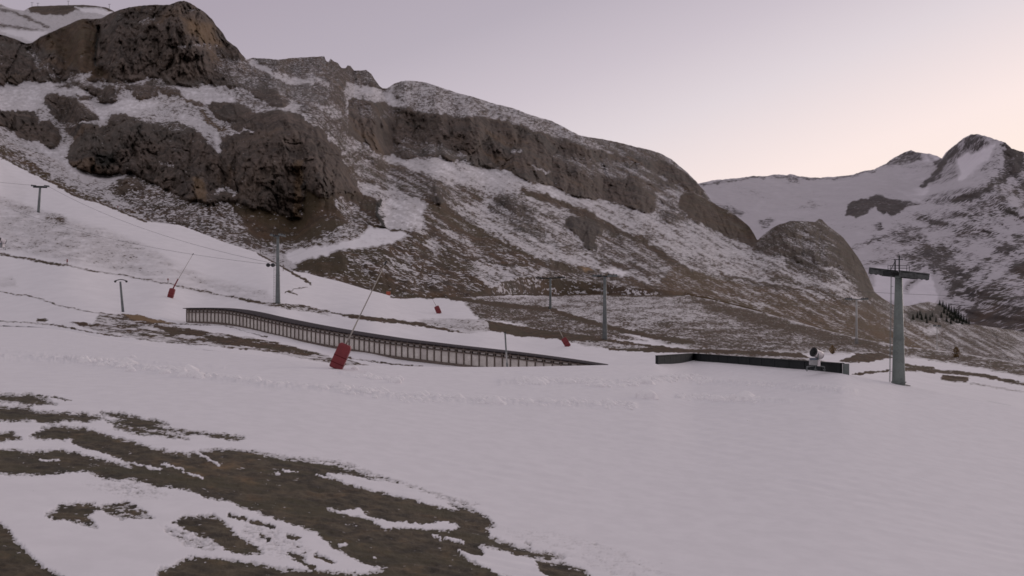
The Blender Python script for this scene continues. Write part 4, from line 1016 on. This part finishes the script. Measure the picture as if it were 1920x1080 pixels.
    m = MB(); m.add([q(0, 0.02, 0), q(0, Wd, 0), q(0, Wd, Hgt), q(0, 0.02, Hgt)] + [q(0, 0.02, 0) + Vector((-.06, 0, 0)), q(0, Wd, 0) + Vector((-.06, 0, 0)), q(0, Wd, Hgt) + Vector((-.06, 0, 0)), q(0, 0.02, Hgt) + Vector((-.06, 0, 0))],
                     [(0, 1, 2, 3), (7, 6, 5, 4), (0, 4, 5, 1), (2, 6, 7, 3), (1, 5, 6, 2), (3, 7, 4, 0)])
    m.build("end_wall", M_wood, root)
M_panel2 = simple_mat("greyer_panel", (0.66, 0.61, 0.57), (0.48, 0.44, 0.41), 1.4, 0.55)
M_panel3 = simple_mat("dull_strip", (0.50, 0.46, 0.43), (0.34, 0.31, 0.29), 1.4, 0.7)
conveyor()

# ================================================================== black retaining wall
def low_wall():
    P0, P1, P2 = gA(1232, 682.5), gA(1300, 674.5), gA(1579, 700.5)
    root = empty("low_black_wall", P1)
    tag(root, "long low black board wall bent at one corner, behind the snow beside the white snow cannon", "wall")
    Hh = 0.86; sink = 0.5
    def arm(a, b, name):
        a, b = a - P1, b - P1
        n = max(2, int((b - a).length / 6)); 
        for i in range(n):
            m = MB(); p, r = a.lerp(b, i / n), a.lerp(b, (i + 1) / n - 0.004)
            m.bar(p + Vector((0, 0, (Hh - sink) / 2)), r + Vector((0, 0, (Hh - sink) / 2)), 0.22, Hh + sink)
            m.build("wall_board", M_board, root)
        m = MB(); m.bar(a + Vector((0, 0, Hh + 0.03)), b + Vector((0, 0, Hh + 0.03)), 0.42, 0.07)
        m.build("coping", M_dark, root)
    arm(P0, P1, "left"); arm(P1 + Vector((0.0, -0.4, 0)), P2, "right")
    e = P2 - P1
    m = MB(); m.box(e + Vector((0.32, -0.05, 0.16)), (0.5, 0.30, 1.4)); m.build("end_face", M_endb, root)
    e0 = P0 - P1
    m = MB(); m.box(e0 + Vector((-0.05, -0.12, 0.2)), (0.26, 0.26, 1.3)); m.build("end_post", M_dark, root)
low_wall()

# ================================================================== lift pylons
def sheaves(root, c, dirv, length, nw, rw, mat_frame, name="sheave_train", th=0.22, fh=0.20):
    c = Vector(c); d = Vector(dirv).normalized(); m = MB()
    side = d.cross(Vector((0, 0, 1))).normalized()
    for s in (-1, 1):
        m.bar(c - d * length / 2 + side * s * th / 2, c + d * length / 2 + side * s * th / 2, 0.05, fh)
        for k in (-0.25, 0.25):
            m.bar(c + d * length * (k - 0.2) + side * s * th / 2 + Vector((0, 0, 0.17)), c + d * length * (k + 0.2) + side * s * th / 2 + Vector((0, 0, 0.17)), 0.05, 0.12)
    tr = m.build(name, mat_frame, root)
    wm = MB(); wm.tube(-side * th * 0.42, side * th * 0.42, rw, rw, 14); me = wm.mesh("wheel", M_black)
    for i in range(nw):
        w = bpy.data.objects.new("wheel", me); COL.objects.link(w); w.parent = tr
        w.location = c + d * length * ((i + 0.5) / nw - 0.5) + Vector((0, 0, 0.20 if fh < 0.4 else -0.16))
    return tr

def pylon(label, base, h, r0, r1, mat, arm, line_dir, train, nw=4, ladder=True, gantry=True, lean=0.0, foot=True, arm_h=0.28, group="lift pylons", low=None, simple=False, cat="pylon", fh=0.2):
    root = empty("lift_pylon", base); tag(root, label, cat, group)
    topx = Vector((lean * h, 0, h))
    m = MB(); n = 20
    zs = [(-0.6, r0 * 1.0), (0.0, r0)]
    m.lathe([(0.001, -0.6), (r0, -0.6), (r0, 0.0), (r0 * 0.72 + r1 * 0.28, h * 0.3), ((r0 + r1) / 2, h * 0.5), (r1, h), (0.001, h)], (0, 0, 0), topx, 24)
    m.build("mast", mat, root, smooth=True)
    for f in (0.02, 0.42, 0.985):
        rr = r0 + (r1 - r0) * f; m = MB()
        m.tube(topx * f - Vector((0, 0, 0.05)), topx * f + Vector((0, 0, 0.05)), rr * 1.14, rr * 1.14, 20)
        m.build("flange", mat, root)
    if foot:
        m = MB(); m.box((0, 0, -0.45), (r0 * 2.8, r0 * 2.8, 0.8)); m.build("foundation", M_conc, root)
    A = Vector(arm); ld = Vector(line_dir).normalized()
    m = MB()
    m.bar(topx - A + Vector((0, 0, 0.08)), topx + A + Vector((0, 0, 0.08)), 0.26, arm_h)
    m.build("crossarm", M_dark if mat is not M_light else M_metal, root)
    for s in (-1, 1):
        sheaves(root, topx + A * s * 0.96 + Vector((0, 0, arm_h * 0.4)), ld, train, nw, 0.19, M_train if fh > 0.4 else (M_metal if not simple else M_dark), fh=fh)
    if ladder:
        m = MB(); off = Vector((-(r0 + 0.22), -0.05, 0)); offt = Vector((-(r1 + 0.36), -0.05, 0))
        a0, a1 = off + Vector((0, 0, 0.2)), topx + offt
        for s in (-0.17, 0.17):
            m.bar(a0 + Vector((s * 0.5, s, 0)), a1 + Vector((s * 0.5, s, 0)), 0.035, 0.035)
        k = int(h / 0.32)
        for i in range(k):
            p = a0.lerp(a1, (i + 0.5) / k)
            m.bar(p + Vector((-0.085, -0.17, 0)), p + Vector((0.085, 0.17, 0)), 0.03, 0.03)
        for i in range(5):
            p = a0.lerp(a1, (i + 0.5) / 5); m.bar(p, p + Vector((0.2, 0.05, 0)), 0.04, 0.04)
        m.build("ladder", M_metal, root)
    if gantry:
        m = MB()
        pl = topx + Vector((0, 0, 0.32))
        m.box(pl, (1.7, 0.9, 0.07))
        for s in (-0.32, 0.05):
            m.bar(pl + Vector((s, 0, 0)), pl + Vector((s, 0, 1.5 if s > 0 else 1.1)), 0.10, 0.10)
        m.bar(pl + Vector((-0.45, 0, 1.15)), pl + Vector((0.4, 0, 1.15)), 0.07, 0.07)
        for s in (-0.85, 0.85):
            for yy in (-0.45, 0.45):
                m.bar(pl + Vector((s, yy, 0)), pl + Vector((s, yy, 0.6)), 0.035, 0.035)
            m.bar(pl + Vector((s, -0.45, 0.6)), pl + Vector((s, 0.45, 0.6)), 0.035, 0.035)
        for yy in (-0.45, 0.45):
            for zz in (0.35, 0.6): m.bar(pl + Vector((-0.85, yy, zz)), pl + Vector((0.85, yy, zz)), 0.03, 0.03)
        m.bar(pl + Vector((-0.32, 0, 1.0)), pl + Vector((-0.8, 0, 0.05)), 0.05, 0.05)
        m.build("service_platform", M_dark, root)
    return root, topx

pb = gA(1685, 720.5)
d_ = pb.y
py_h = (720.5 - 517) * d_ / F
p_big, top_big = pylon("tall grey green tubular lift pylon with ladder and wide arm, right of the black wall", pb, py_h, 0.60, 0.32, M_green, (1.05, -1.5, -0.16), (1.0, -0.35, -0.13), 2.6, nw=6, arm_h=0.5, fh=0.58)

def hpx(base, y_top): return (base.z * -F / base.y + 540 - y_top) * base.y / F
b = gB(521, 570); h = hpx(b, 443)
p2, t2 = pylon("slim dark tubular pylon standing on the left piste, just above the conveyor", b, h, 0.46, 0.24, M_metal, (1.0, -1.2, 0), (1, -0.3, -0.25), 1.5, nw=3, arm_h=0.2, gantry=False)
# sheave bracket half way up the same mast
m = MB(); zc = hpx(b, 497); m.bar((-1.9, 0, zc), (0.4, 0, zc), 0.14, 0.16); m.build("side_bracket", M_dark, p2)
for dx in (-1.75, -0.9):
    m = MB(); m.tube((dx, -0.22, zc), (dx, 0.12, zc), 0.36, 0.36, 16); m.build("sheave_wheel", M_black, p2)
b = gB(1134, 637); h = hpx(b, 519)
p3, t3 = pylon("dark grey pylon rising from the thawed bank right of the middle", b, h, 0.48, 0.27, M_metal, (1.4, -1.3, 0), (1, -0.2, 0.0), 1.9, nw=4, arm_h=0.24, gantry=False)
b = gB(1032, 579); h = hpx(b, 522)
p4, t4 = pylon("small distant pylon with a wide arm behind the tip of a snow lance", b, h, 0.42, 0.28, M_metal, (3.4, -1.5, 0.1), (1, -0.2, 0.0), 2.6, nw=4, arm_h=0.35, gantry=False, ladder=False, simple=True)
b = gB(1606, 644); h = hpx(b, 562)
p5, t5 = pylon("pale slender pylon on the brown slope above the snow cannon", b, h, 0.30, 0.19, M_light, (1.5, -1.6, 0), (1, -0.3, 0.05), 1.7, nw=4, arm_h=0.2, gantry=False, ladder=False)
m = MB(); m.tube((0, 0, 0), (0, 0, 1.15), 0.42, 0.40, 14); m.build("plinth", M_conc, p5)
b = gB(72, 398); h = hpx(b, 351)
p6, t6 = pylon("short T shaped pylon high on the left piste", b, h, 0.40, 0.30, M_metal, (2.1, -0.6, -0.1), (1, -0.15, -0.12), 1.6, nw=4, arm_h=0.55, gantry=False, ladder=False, lean=0.07)
b = gB(1757, 655); h = hpx(b, 612)
p7, t7 = pylon("faint thin mast among the scrub right of the tall pylon", b, h, 0.14, 0.10, M_light, (0.5, -0.4, 0), (1, -0.3, 0), 0.8, nw=2, arm_h=0.1, gantry=False, ladder=False, foot=False)

# drag lift pole with curved arm
def drag_pole():
    b = gB(231, 584.5); root = empty("drag_lift_pole", b); tag(root, "leaning grey drag lift pole with a short curved arm, left of the conveyor", "pole")
    h = hpx(b, 528); top = Vector((-0.45, 0, h))
    m = MB(); m.tube((0, 0, -0.4), top, 0.22, 0.15, 14); m.build("mast", M_metal, root, True)
    m = MB(); pts = []
    for i in range(9):
        t = i / 8; pts.append(top + Vector(((t - 0.45) * 1.75, 0, 0.12 + 0.20 * math.sin(t * math.pi))))
    for a, c in zip(pts[:-1], pts[1:]): m.tube(a, c, 0.07, 0.07, 8)
    m.build("curved_arm", M_dark, root)
    for e in (pts[0], pts[-1]):
        m = MB(); m.tube(e + Vector((0, -0.1, -0.1)), e + Vector((0, 0.1, -0.1)), 0.17, 0.17, 12); m.build("wheel", M_black, root)
drag_pole()
def plain_post():
    b = gB(951.5, 700); root = empty("marker_post", b); tag(root, "thin dark post standing in front of the lower end of the conveyor", "post")
    b2 = gA(952, 689); root.location = b2 + Vector((0, 3.0, -0.6))
    h = (689 - 627) * (b2.y + 3) / F + 0.6
    m = MB(); m.tube((0, 0, -0.5), (-0.27, 0, h), 0.09, 0.08, 10); m.build("shaft", M_metal, root, True)
    m = MB(); m.tube((-0.27, 0, h), (-0.275, 0, h + 0.06), 0.11, 0.10, 10); m.build("cap", M_dark, root)
    m = MB(); m.bar((-0.12, -0.1, 0.9), (-0.16, -0.1, 1.9), 0.12, 0.04); m.build("plate", M_light, root)
plain_post()

# ================================================================== snow lances
def lance(label, foot, top_pad, tip, padw, padmat=None, red_pole=None, padd=None):
    """foot/top_pad/tip: world points"""
    root = empty("snow_lance", foot); tag(root, label, "snow lance", "snow lances along the piste")
    a = Vector(top_pad) - foot; tp = Vector(tip) - foot; L = a.length; ax = a.normalized()
    rot = Vector((0, 0, 1)).rotation_difference(ax).to_matrix()
    w = padw; dd = padd or padw * 0.8
    m = MB()
    ring = lambda z, sx, sy: [rot @ Vector((i * sx / 2, j * sy / 2, z)) for i, j in ((-1, -1), (1, -1), (1, 1), (-1, 1))]
    lv = [(0.0, 0.92, 0.9), (0.06, 1.0, 1.0), (0.55, 1.0, 1.0), (0.92, 0.98, 0.95), (1.0, 0.74, 0.75)]
    vs = []; fs = []
    for z, sx, sy in lv: vs += ring(z * L, w * sx, dd * sy)
    for i in range(len(lv) - 1):
        for j in range(4): fs.append((i * 4 + j, i * 4 + (j + 1) % 4, (i + 1) * 4 + (j + 1) % 4, (i + 1) * 4 + j))
    fs += [(3, 2, 1, 0), tuple(range((len(lv) - 1) * 4, len(lv) * 4))]
    m.add(vs, fs); m.build("red_pad", padmat or M_red, root, bevel=0.05)
    m = MB(); 
    for z in (0.22, 0.5, 0.78):
        s = 1.03 if z < 0.6 else 0.95
        k = len(m.v); m.add(ring(z * L - 0.03, w * s, dd * s) + ring(z * L + 0.03, w * s, dd * s), [(0, 1, 5, 4), (1, 2, 6, 5), (2, 3, 7, 6), (3, 0, 4, 7)])
    m.build("strap", M_strap, root)
    m = MB(); m.tube(ax * (-0.5), ax * (L * 0.2), 0.10, 0.10, 10); m.build("stand", M_metal, root)
    m = MB(); st = a; k = 3
    m.tube(a * 0.9, st.lerp(tp, 0.33), 0.062, 0.052, 10); m.tube(st.lerp(tp, 0.33), st.lerp(tp, 1.0), 0.046, 0.032, 10)
    m.build("lance_pipe", red_pole or M_pole, root, True)
    m = MB(); hd = (tp - st).normalized(); m.tube(tp, tp + hd * 0.35, 0.07, 0.06, 10); m.tube(tp + hd * 0.1 - Vector((0, 0.12, 0)), tp + hd * 0.1 + Vector((0, 0.12, 0)), 0.03, 0.03, 8)
    m.build("nozzle_head", M_dark, root)
    return root
M_strap = simple_mat("dark_red_strap", (0.12, 0.018, 0.02), (0.09, 0.014, 0.016), 2.0, 0.7)
M_pole = simple_mat("pale_aluminium", (0.36, 0.33, 0.29), (0.28, 0.255, 0.225), 2.0, 0.5, 0.1)
f1 = gA(629, 691); d1 = f1.y
lance("snow lance with the largest red pad, its long pipe crossing in front of the conveyor", f1, W(649, 645.5, d1), W(721, 497, d1 + 0.3), 1.02, padd=0.8)
f2 = gB(319, 558); d2 = f2.y
root2 = lance("snow lance with red pad and red lower pipe, between drag pole and slim pylon", f2, W(324, 541, d2), W(361, 478, d2), 1.0)
m = MB(); m.tube(W(324, 542, d2) - f2, W(334, 523, d2) - f2, 0.13, 0.11, 10); m.build("red_sleeve", M_red, root2)
f3 = gB(824, 588); d3 = f3.y
lance("small snow lance leaning left on the snow patch below the brown bank", f3, W(818, 574, d3), W(811, 561, d3), 1.15)
f4 = gB(1066, 650); d4 = f4.y
lance("snow lance leaning left in front of the dark grey pylon", f4, W(1056, 634, d4), W(1030, 579, d4), 0.95)

# ================================================================== fan snow cannons
def snow_cannon(label, base, s=1.0, face=-1):
    root = empty("snow_cannon", base); tag(root, label, "snow cannon", "fan snow cannons")
    ax = Vector((0.80 * face, -0.48, 0.34)).normalized()
    c = Vector((0.16, 0, 1.58)) * s
    R = 0.40 * s
    m = MB(); m.lathe([(R * 0.93, -0.55 * s), (R * 1.0, -0.50 * s), (R * 1.02, -0.1 * s), (R * 1.06, 0.25 * s), (R * 1.16, 0.42 * s), (R * 1.16, 0.47 * s), (R * 1.02, 0.46 * s), (R * 0.95, 0.1 * s), (R * 0.9, -0.5 * s)], c, ax, 28)
    m.build("barrel", M_white, root, True)
    m = MB(); m.lathe([(R * 1.12, 0.40 * s), (R * 1.19, 0.44 * s), (R * 1.19, 0.56 * s), (R * 1.05, 0.58 * s), (R * 0.9, 0.3 * s), (0.001, 0.28 * s)], c, ax, 28)
    m.build("nozzle_ring", M_black, root, True)
    m = MB(); m.lathe([(R * 0.30, 0.3 * s), (R * 0.28, 0.48 * s), (0.001, 0.56 * s)], c, ax, 16); m.build("hub", M_dark, root, True)
    m = MB(); m.lathe([(R * 0.93, -0.55 * s), (R * 0.80, -0.66 * s), (R * 0.4, -0.70 * s), (0.001, -0.70 * s)], c, ax, 20); m.build("intake_grille", M_dark, root, True)
    m = MB(); side = Vector((0, -1, 0))
    m.bar(c + side * R * 1.15 + Vector((0, 0, 0.05)), Vector((0.16, -R * 1.15, 1.05 * s)), 0.09, 0.09); m.bar(c - side * R * 1.15, Vector((0.16, R * 1.15, 1.05 * s)), 0.09, 0.09)
    m.bar(Vector((0.16, -R * 1.2, 1.05 * s)), Vector((0.16, R * 1.2, 1.05 * s)), 0.12, 0.10)
    m.build("yoke", M_metal, root)
    m = MB(); m.box(Vector((0.30, -0.05, 0.72)) * s, (0.30 * s, 0.40 * s, 0.72 * s)); m.build("white_leg_cover", M_white, root, bevel=0.03)
    m = MB(); m.box(Vector((-0.26, -0.15, 0.72)) * s, (0.72 * s, 0.55 * s, 0.50 * s)); m.build("control_box", M_cab, root, bevel=0.03)
    m = MB(); m.box(Vector((-0.26, -0.17, 1.08)) * s, (0.66 * s, 0.5 * s, 0.20 * s)); m.build("box_lid", M_bluegrey, root, bevel=0.03)
    m = MB()
    for a in (200, 330, 80):
        e = Vector((math.cos(math.radians(a)) * 0.95, math.sin(math.radians(a)) * 0.7, 0.0)) * s
        m.bar(Vector((0, 0, 0.42)) * s, e + Vector((0, 0, 0.30)) * s, 0.09, 0.09)
        m.bar(e + Vector((0, 0, 0.34)) * s, e + Vector((0, 0, -0.15)) * s, 0.07, 0.07)
        m.box(e + Vector((0, 0, 0.0)), (0.26 * s, 0.26 * s, 0.05 * s))
    m.build("undercarriage", M_metal, root)
    return root
M_cab = simple_mat("grey_cabinet", (0.36, 0.36, 0.36), (0.27, 0.27, 0.27), 3.0, 0.5)
M_bluegrey = simple_mat("blue_grey_lid", (0.15, 0.17, 0.22), (0.10, 0.115, 0.15), 3.0, 0.5)
gb = gA(1529, 696.5); gb = gb + Vector((0, -4.0, 0))
gb = W(1529, 693.2, gb.y)
snow_cannon("white fan snow cannon with a black mouth, in front of the black wall", gb, 0.9)
snow_cannon("small white snow cannon where the thin track line meets the left edge", gB(3, 468), 1.15)

# ================================================================== markers and small things on the slope
def marker(px, py, hpix, label, mat=None, disc=False):
    b = gB(px, py); root = empty("piste_marker", b); tag(root, label, "marker pole", "piste marker poles")
    h = hpix * b.y / F
    m = MB(); m.tube((0, 0, -0.3), (random.uniform(-.08, .08), 0, h), 0.07, 0.06, 8); m.build("shaft", M_wood, root)
    m = MB(); m.tube((0, 0, h * 0.55), (0, 0, h), 0.13, 0.13, 10); m.build("sleeve", mat or M_red, root)
marker(50, 318, 9, "dark marker pole on the piste rim above the T shaped pylon", M_wood)
marker(221, 394, 8, "red marker pole on the piste rim below the left rock buttress", M_red)
marker(368, 434, 9, "brown marker pole where the rim leaves the boulder field", M_wood)
marker(126, 499, 13, "red marker pole beside the thin dark track line", M_red)
marker(315, 530, 8, "short red marker pole just above the red pipe of a snow lance", M_red)
marker(488, 476, 8, "brown marker pole on the rim left of the slim pylon", M_wood)
marker(531, 508, 12, "marker pole standing right beside the slim pylon", M_wood)
def orange_pad():
    b = gB(728, 553.5); root = empty("safety_mat", b); tag(root, "small orange safety mat at the foot of the brown bank", "safety mat")
    m = MB(); m.box((0, 0, 0.45), (1.1, 0.35, 1.0)); m.build("mat", M_orange, root, bevel=0.08)
    for s in (-0.4, 0.4):
        m = MB(); m.tube((s, 0.25, -0.3), (s, 0.25, 1.25), 0.04, 0.04, 8); m.build("stake", M_wood, root)
orange_pad()

# snow chunks thrown up by the plough
def lump(mb, c, r):
    n = 7; vs = []; fs = []
    levels = ((0.0, 1.0), (0.45, 0.85), (0.8, 0.45))
    for z, s in levels:
        for i in range(n):
            t = 2 * math.pi * i / n
            k = s * r * random.uniform(0.75, 1.2)
            vs.append(Vector(c) + Vector((math.cos(t) * k * 1.2, math.sin(t) * k, z * r * random.uniform(0.8, 1.2) - 0.1 * r)))
    vs.append(Vector(c) + Vector((0, 0, r * 0.95)))
    for j in range(2):
        for i in range(n): fs.append((j * n + i, j * n + (i + 1) % n, (j + 1) * n + (i + 1) % n, (j + 1) * n + i))
    for i in range(n): fs.append((2 * n + i, 2 * n + (i + 1) % n, 3 * n))
    mb.add(vs, fs)
mb = MB()
rows = [([(150, 678), (200, 684), (250, 690), (320, 697), (380, 706)], 6, 80, 0.11), ([(380, 706), (500, 722), (620, 730)], 3, 70, 0.08), ([(620, 728), (750, 745), (880, 752), (1000, 757), (1190, 760)], 6, 420, 0.075),
        ([(970, 718), (1020, 717), (1100, 718), (1170, 721), (1240, 712), (1300, 711), (1330, 716)], 6, 220, 0.10), ([(1270, 745), (1360, 748), (1420, 750)], 5, 70, 0.09), ([(670, 706), (745, 713)], 3, 24, 0.09),
        ([(1330, 716), (1450, 724), (1600, 735)], 4, 70, 0.05), ([(60, 671), (150, 677)], 2, 16, 0.06), ([(1205, 745), (1225, 744)], 3, 8, 0.10)]
for pts, sp, n, r in rows:
    for i in range(int(n * 1.5)):
        k = random.random() * (len(pts) - 1); j = int(k); f = k - j
        x = pts[j][0] * (1 - f) + pts[j + 1][0] * f + random.gauss(0, 2); y = pts[j][1] * (1 - f) + pts[j + 1][1] * f + random.gauss(0, sp * 0.5)
        c = gA(x, y); lump(mb, c, r * 2.0 * random.lognormvariate(0, 0.45))
o = mb.build("snow_chunks", M_snowob, None, True); tag(o, "rows of small snow chunks thrown up along the groomed strips", kind='stuff')
for (x, y, r, lb) in ((248, 670, 0.26, "isolated white snow lump on the smooth snow below the thawed strips"), (664, 692, 0.30, "low snow lump right of the largest red pad"),
                      (1068, 716, 0.30, "largest snow lump in the row of chunks left of the black wall"), (1402, 789, 0.10, "single tiny snow lump on the open snow field")):
    mb = MB(); lump(mb, gA(x, y) - Vector((0, 0, 0.02)), r); lump(mb, gA(x + 3.5, y + 1) - Vector((0, 0, 0.02)), r * 0.7)
    o = mb.build("snow_lump", M_snowob, None, True); tag(o, lb, "snow lump", "single snow lumps")

# ================================================================== trees and shrubs
def conifer(px, py, hp, d, label):
    base = W(px, py, d); root = empty("conifer", base); tag(root, label, "tree", "dark conifers on the small hill")
    h = hp * d / F
    m = MB(); m.tube((0, 0, -1), (0, 0, h * 0.95), h * 0.03, h * 0.008, 7); m.build("trunk", M_bark, root)
    m = MB(); n = 9
    for k in range(n):
        z = h * (0.10 + 0.86 * k / n); r = h * 0.36 * (1 - k / n) ** 0.85 + h * 0.015
        nb = 9
        for i in range(nb):
            t = 2 * math.pi * (i + random.random() * 0.6) / nb; rr = r * random.uniform(0.7, 1.15)
            tip = Vector((math.cos(t) * rr, math.sin(t) * rr, z - rr * 0.35)); w_ = rr * 0.42
            sd = Vector((-math.sin(t), math.cos(t), 0)) * w_ * 0.5
            up = Vector((0, 0, z + h * 0.06))
            mid = tip * 0.55 + Vector((0, 0, z * 0.45 + 0.0))
            m.add([up, tip, mid + sd, mid - sd, Vector((0, 0, z - h * 0.04))], [(0, 2, 1), (0, 1, 3), (4, 1, 2), (4, 3, 1)])
    m.build("crown", M_needle, root)
tl = [(1762, 573, 9), (1768, 577, 11), (1774, 581, 10), (1779, 585, 13), (1784, 589, 12), (1789, 592, 14), (1793, 596, 13), (1797, 599, 15), (1802, 602, 13), (1807, 605, 12), (1812, 607, 10), (1817, 609, 8), (1776, 592, 9), (1785, 600, 10), (1794, 606, 9), (1804, 608, 8), (1770, 588, 10), (1765, 596, 9), (1781, 596, 10), (1788, 603, 10), (1799, 606, 9), (1775, 604, 9), (1783, 608, 9), (1771, 581, 8), (1791, 598, 12),
      (1712, 600, 9), (1720, 597, 10), (1728, 600, 10), (1736, 598, 9), (1744, 601, 9), (1725, 592, 8), (1738, 606, 8), (1755, 604, 8), (1748, 594, 7)]
dl = ["topmost conifer of the group on the small hill", "conifer just below the topmost one on the small hill"]
for i, (x, y, hp) in enumerate(tl):
    d = float(np.exp(fC(np.array(float(x)), np.array(float(y))))) - 3
    lab = {0: "topmost dark conifer on the crest of the small hill", 11: "lowest and smallest dark conifer at the right foot of the small hill", 7: "tallest dark conifer in the row down the small hill", 25: "leftmost dark conifer in the hollow behind the tall pylon"}.get(i, "dark conifer in the hollow on the hill, apart from the dense row" if i > 25 else "dark conifer in the dense row down the side of the small hill")
    conifer(x, y, hp * 1.35, d, lab)

def shrub(base, h, label):
    root = empty("shrub", base); tag(root, label, "shrub", "dry shrubs on the scrub slope")
    m = MB()
    for i in range(6): m.tube((0, 0, -0.3), (random.uniform(-.4, .4) * h * .5, random.uniform(-.4, .4) * h * .5, h * 0.6), 0.05, 0.02, 6)
    m.build("stem", M_bark, root)
    m = MB()
    for i in range(260):
        a = random.random() * 6.28; z = random.random(); r = math.sqrt(random.random()) * 0.42 * h * math.sin(math.pi * (0.15 + 0.8 * z)) 
        c = Vector((math.cos(a) * r, math.sin(a) * r, h * (0.12 + 0.88 * z))); s = h * 0.07
        v = [c + Vector((random.gauss(0, s), random.gauss(0, s), random.gauss(0, s))) for _ in range(3)]
        m.add(v, [(0, 1, 2)])
    m.build("foliage", M_shrub, root)
bb = gB(1561, 664); shrub(bb, 16 * bb.y / F, "rusty dry shrub just above the snow cannon")
bb = gB(1793, 671); shrub(bb, 20 * bb.y / F, "yellow brown shrub on the scrub slope right of the tall pylon")

# ================================================================== ropes
def rope(a, b, sag, r, label, n=24):
    m = MB(); P = []
    for i in range(n + 1):
        t = i / n; p = Vector(a).lerp(Vector(b), t); p.z -= sag * 4 * t * (1 - t); P.append(p)
    for p, q in zip(P[:-1], P[1:]): m.tube(p, q, r, r, 5, cap=False)
    o = m.build("lift_cable", M_rope); tag(o, label, "cable", "lift cables")
d6 = p6.location.y
bt = p6.location + t6
b2 = p2.location
near = b2 + Vector((-1.3, -0.1, zc + 0.4))
rope(bt + Vector((-1.9, 0.5, 0.6)), W(-60, 333, 440), 0.3, 0.030, "cable leaving the short T shaped pylon towards the left edge, upper strand")
rope(bt + Vector((2.0, -0.6, 0.45)), near, 2.2, 0.028, "upper cable from the short T shaped pylon down to the slim pylon")
rope(W(-60, 358, 430), b2 + Vector((-0.5, 0.5, zc)), 3.2, 0.026, "lower cable running down the left piste behind the slim pylon")
B0 = p_big.location + top_big
rope(B0 + Vector((2.3, -1.9, 0.25)), W(2050, 549, 108), 0.25, 0.018, "cable leaving the tall pylon towards the right edge, upper strand")
rope(W(1600, 546, 260), W(2050, 560, 150), 0.2, 0.024, "cable passing behind the mast of the tall pylon")
rope(W(860, 514, 470), p4.location + t4 + Vector((-3, 1, 0.5)), 0.2, 0.04, "cable reaching the small distant pylon from the left")
rope(W(870, 437, 700), W(1180, 468, 700), 1.0, 0.06, "cable crossing the snowy hollow above the brown shoulder")
# small masts on the far ridge
for x, y, hh in ((60, 13, 9), (71, 12, 7), (128, 10, 9), (205, 15, 8)):
    b = W(x, y + 1, 2580); root = empty("ridge_mast", b); tag(root, {60: "leftmost tiny mast on the far ridge", 71: "second tiny mast from the left on the far ridge", 128: "tiny mast on the middle of the far ridge", 205: "tiny mast where the far ridge meets the rock peak"}[x], "mast", "tiny masts on the far ridge")
    h = hh * 2580 / F
    m = MB(); m.tube((0, 0, -3), (0, 0, h), 0.5, 0.35, 8); m.build("shaft", M_metal, root)
    m = MB(); m.bar((-2.4, 0, h), (2.4, 0, h), 0.5, 0.5); m.build("crossbar", M_dark, root)
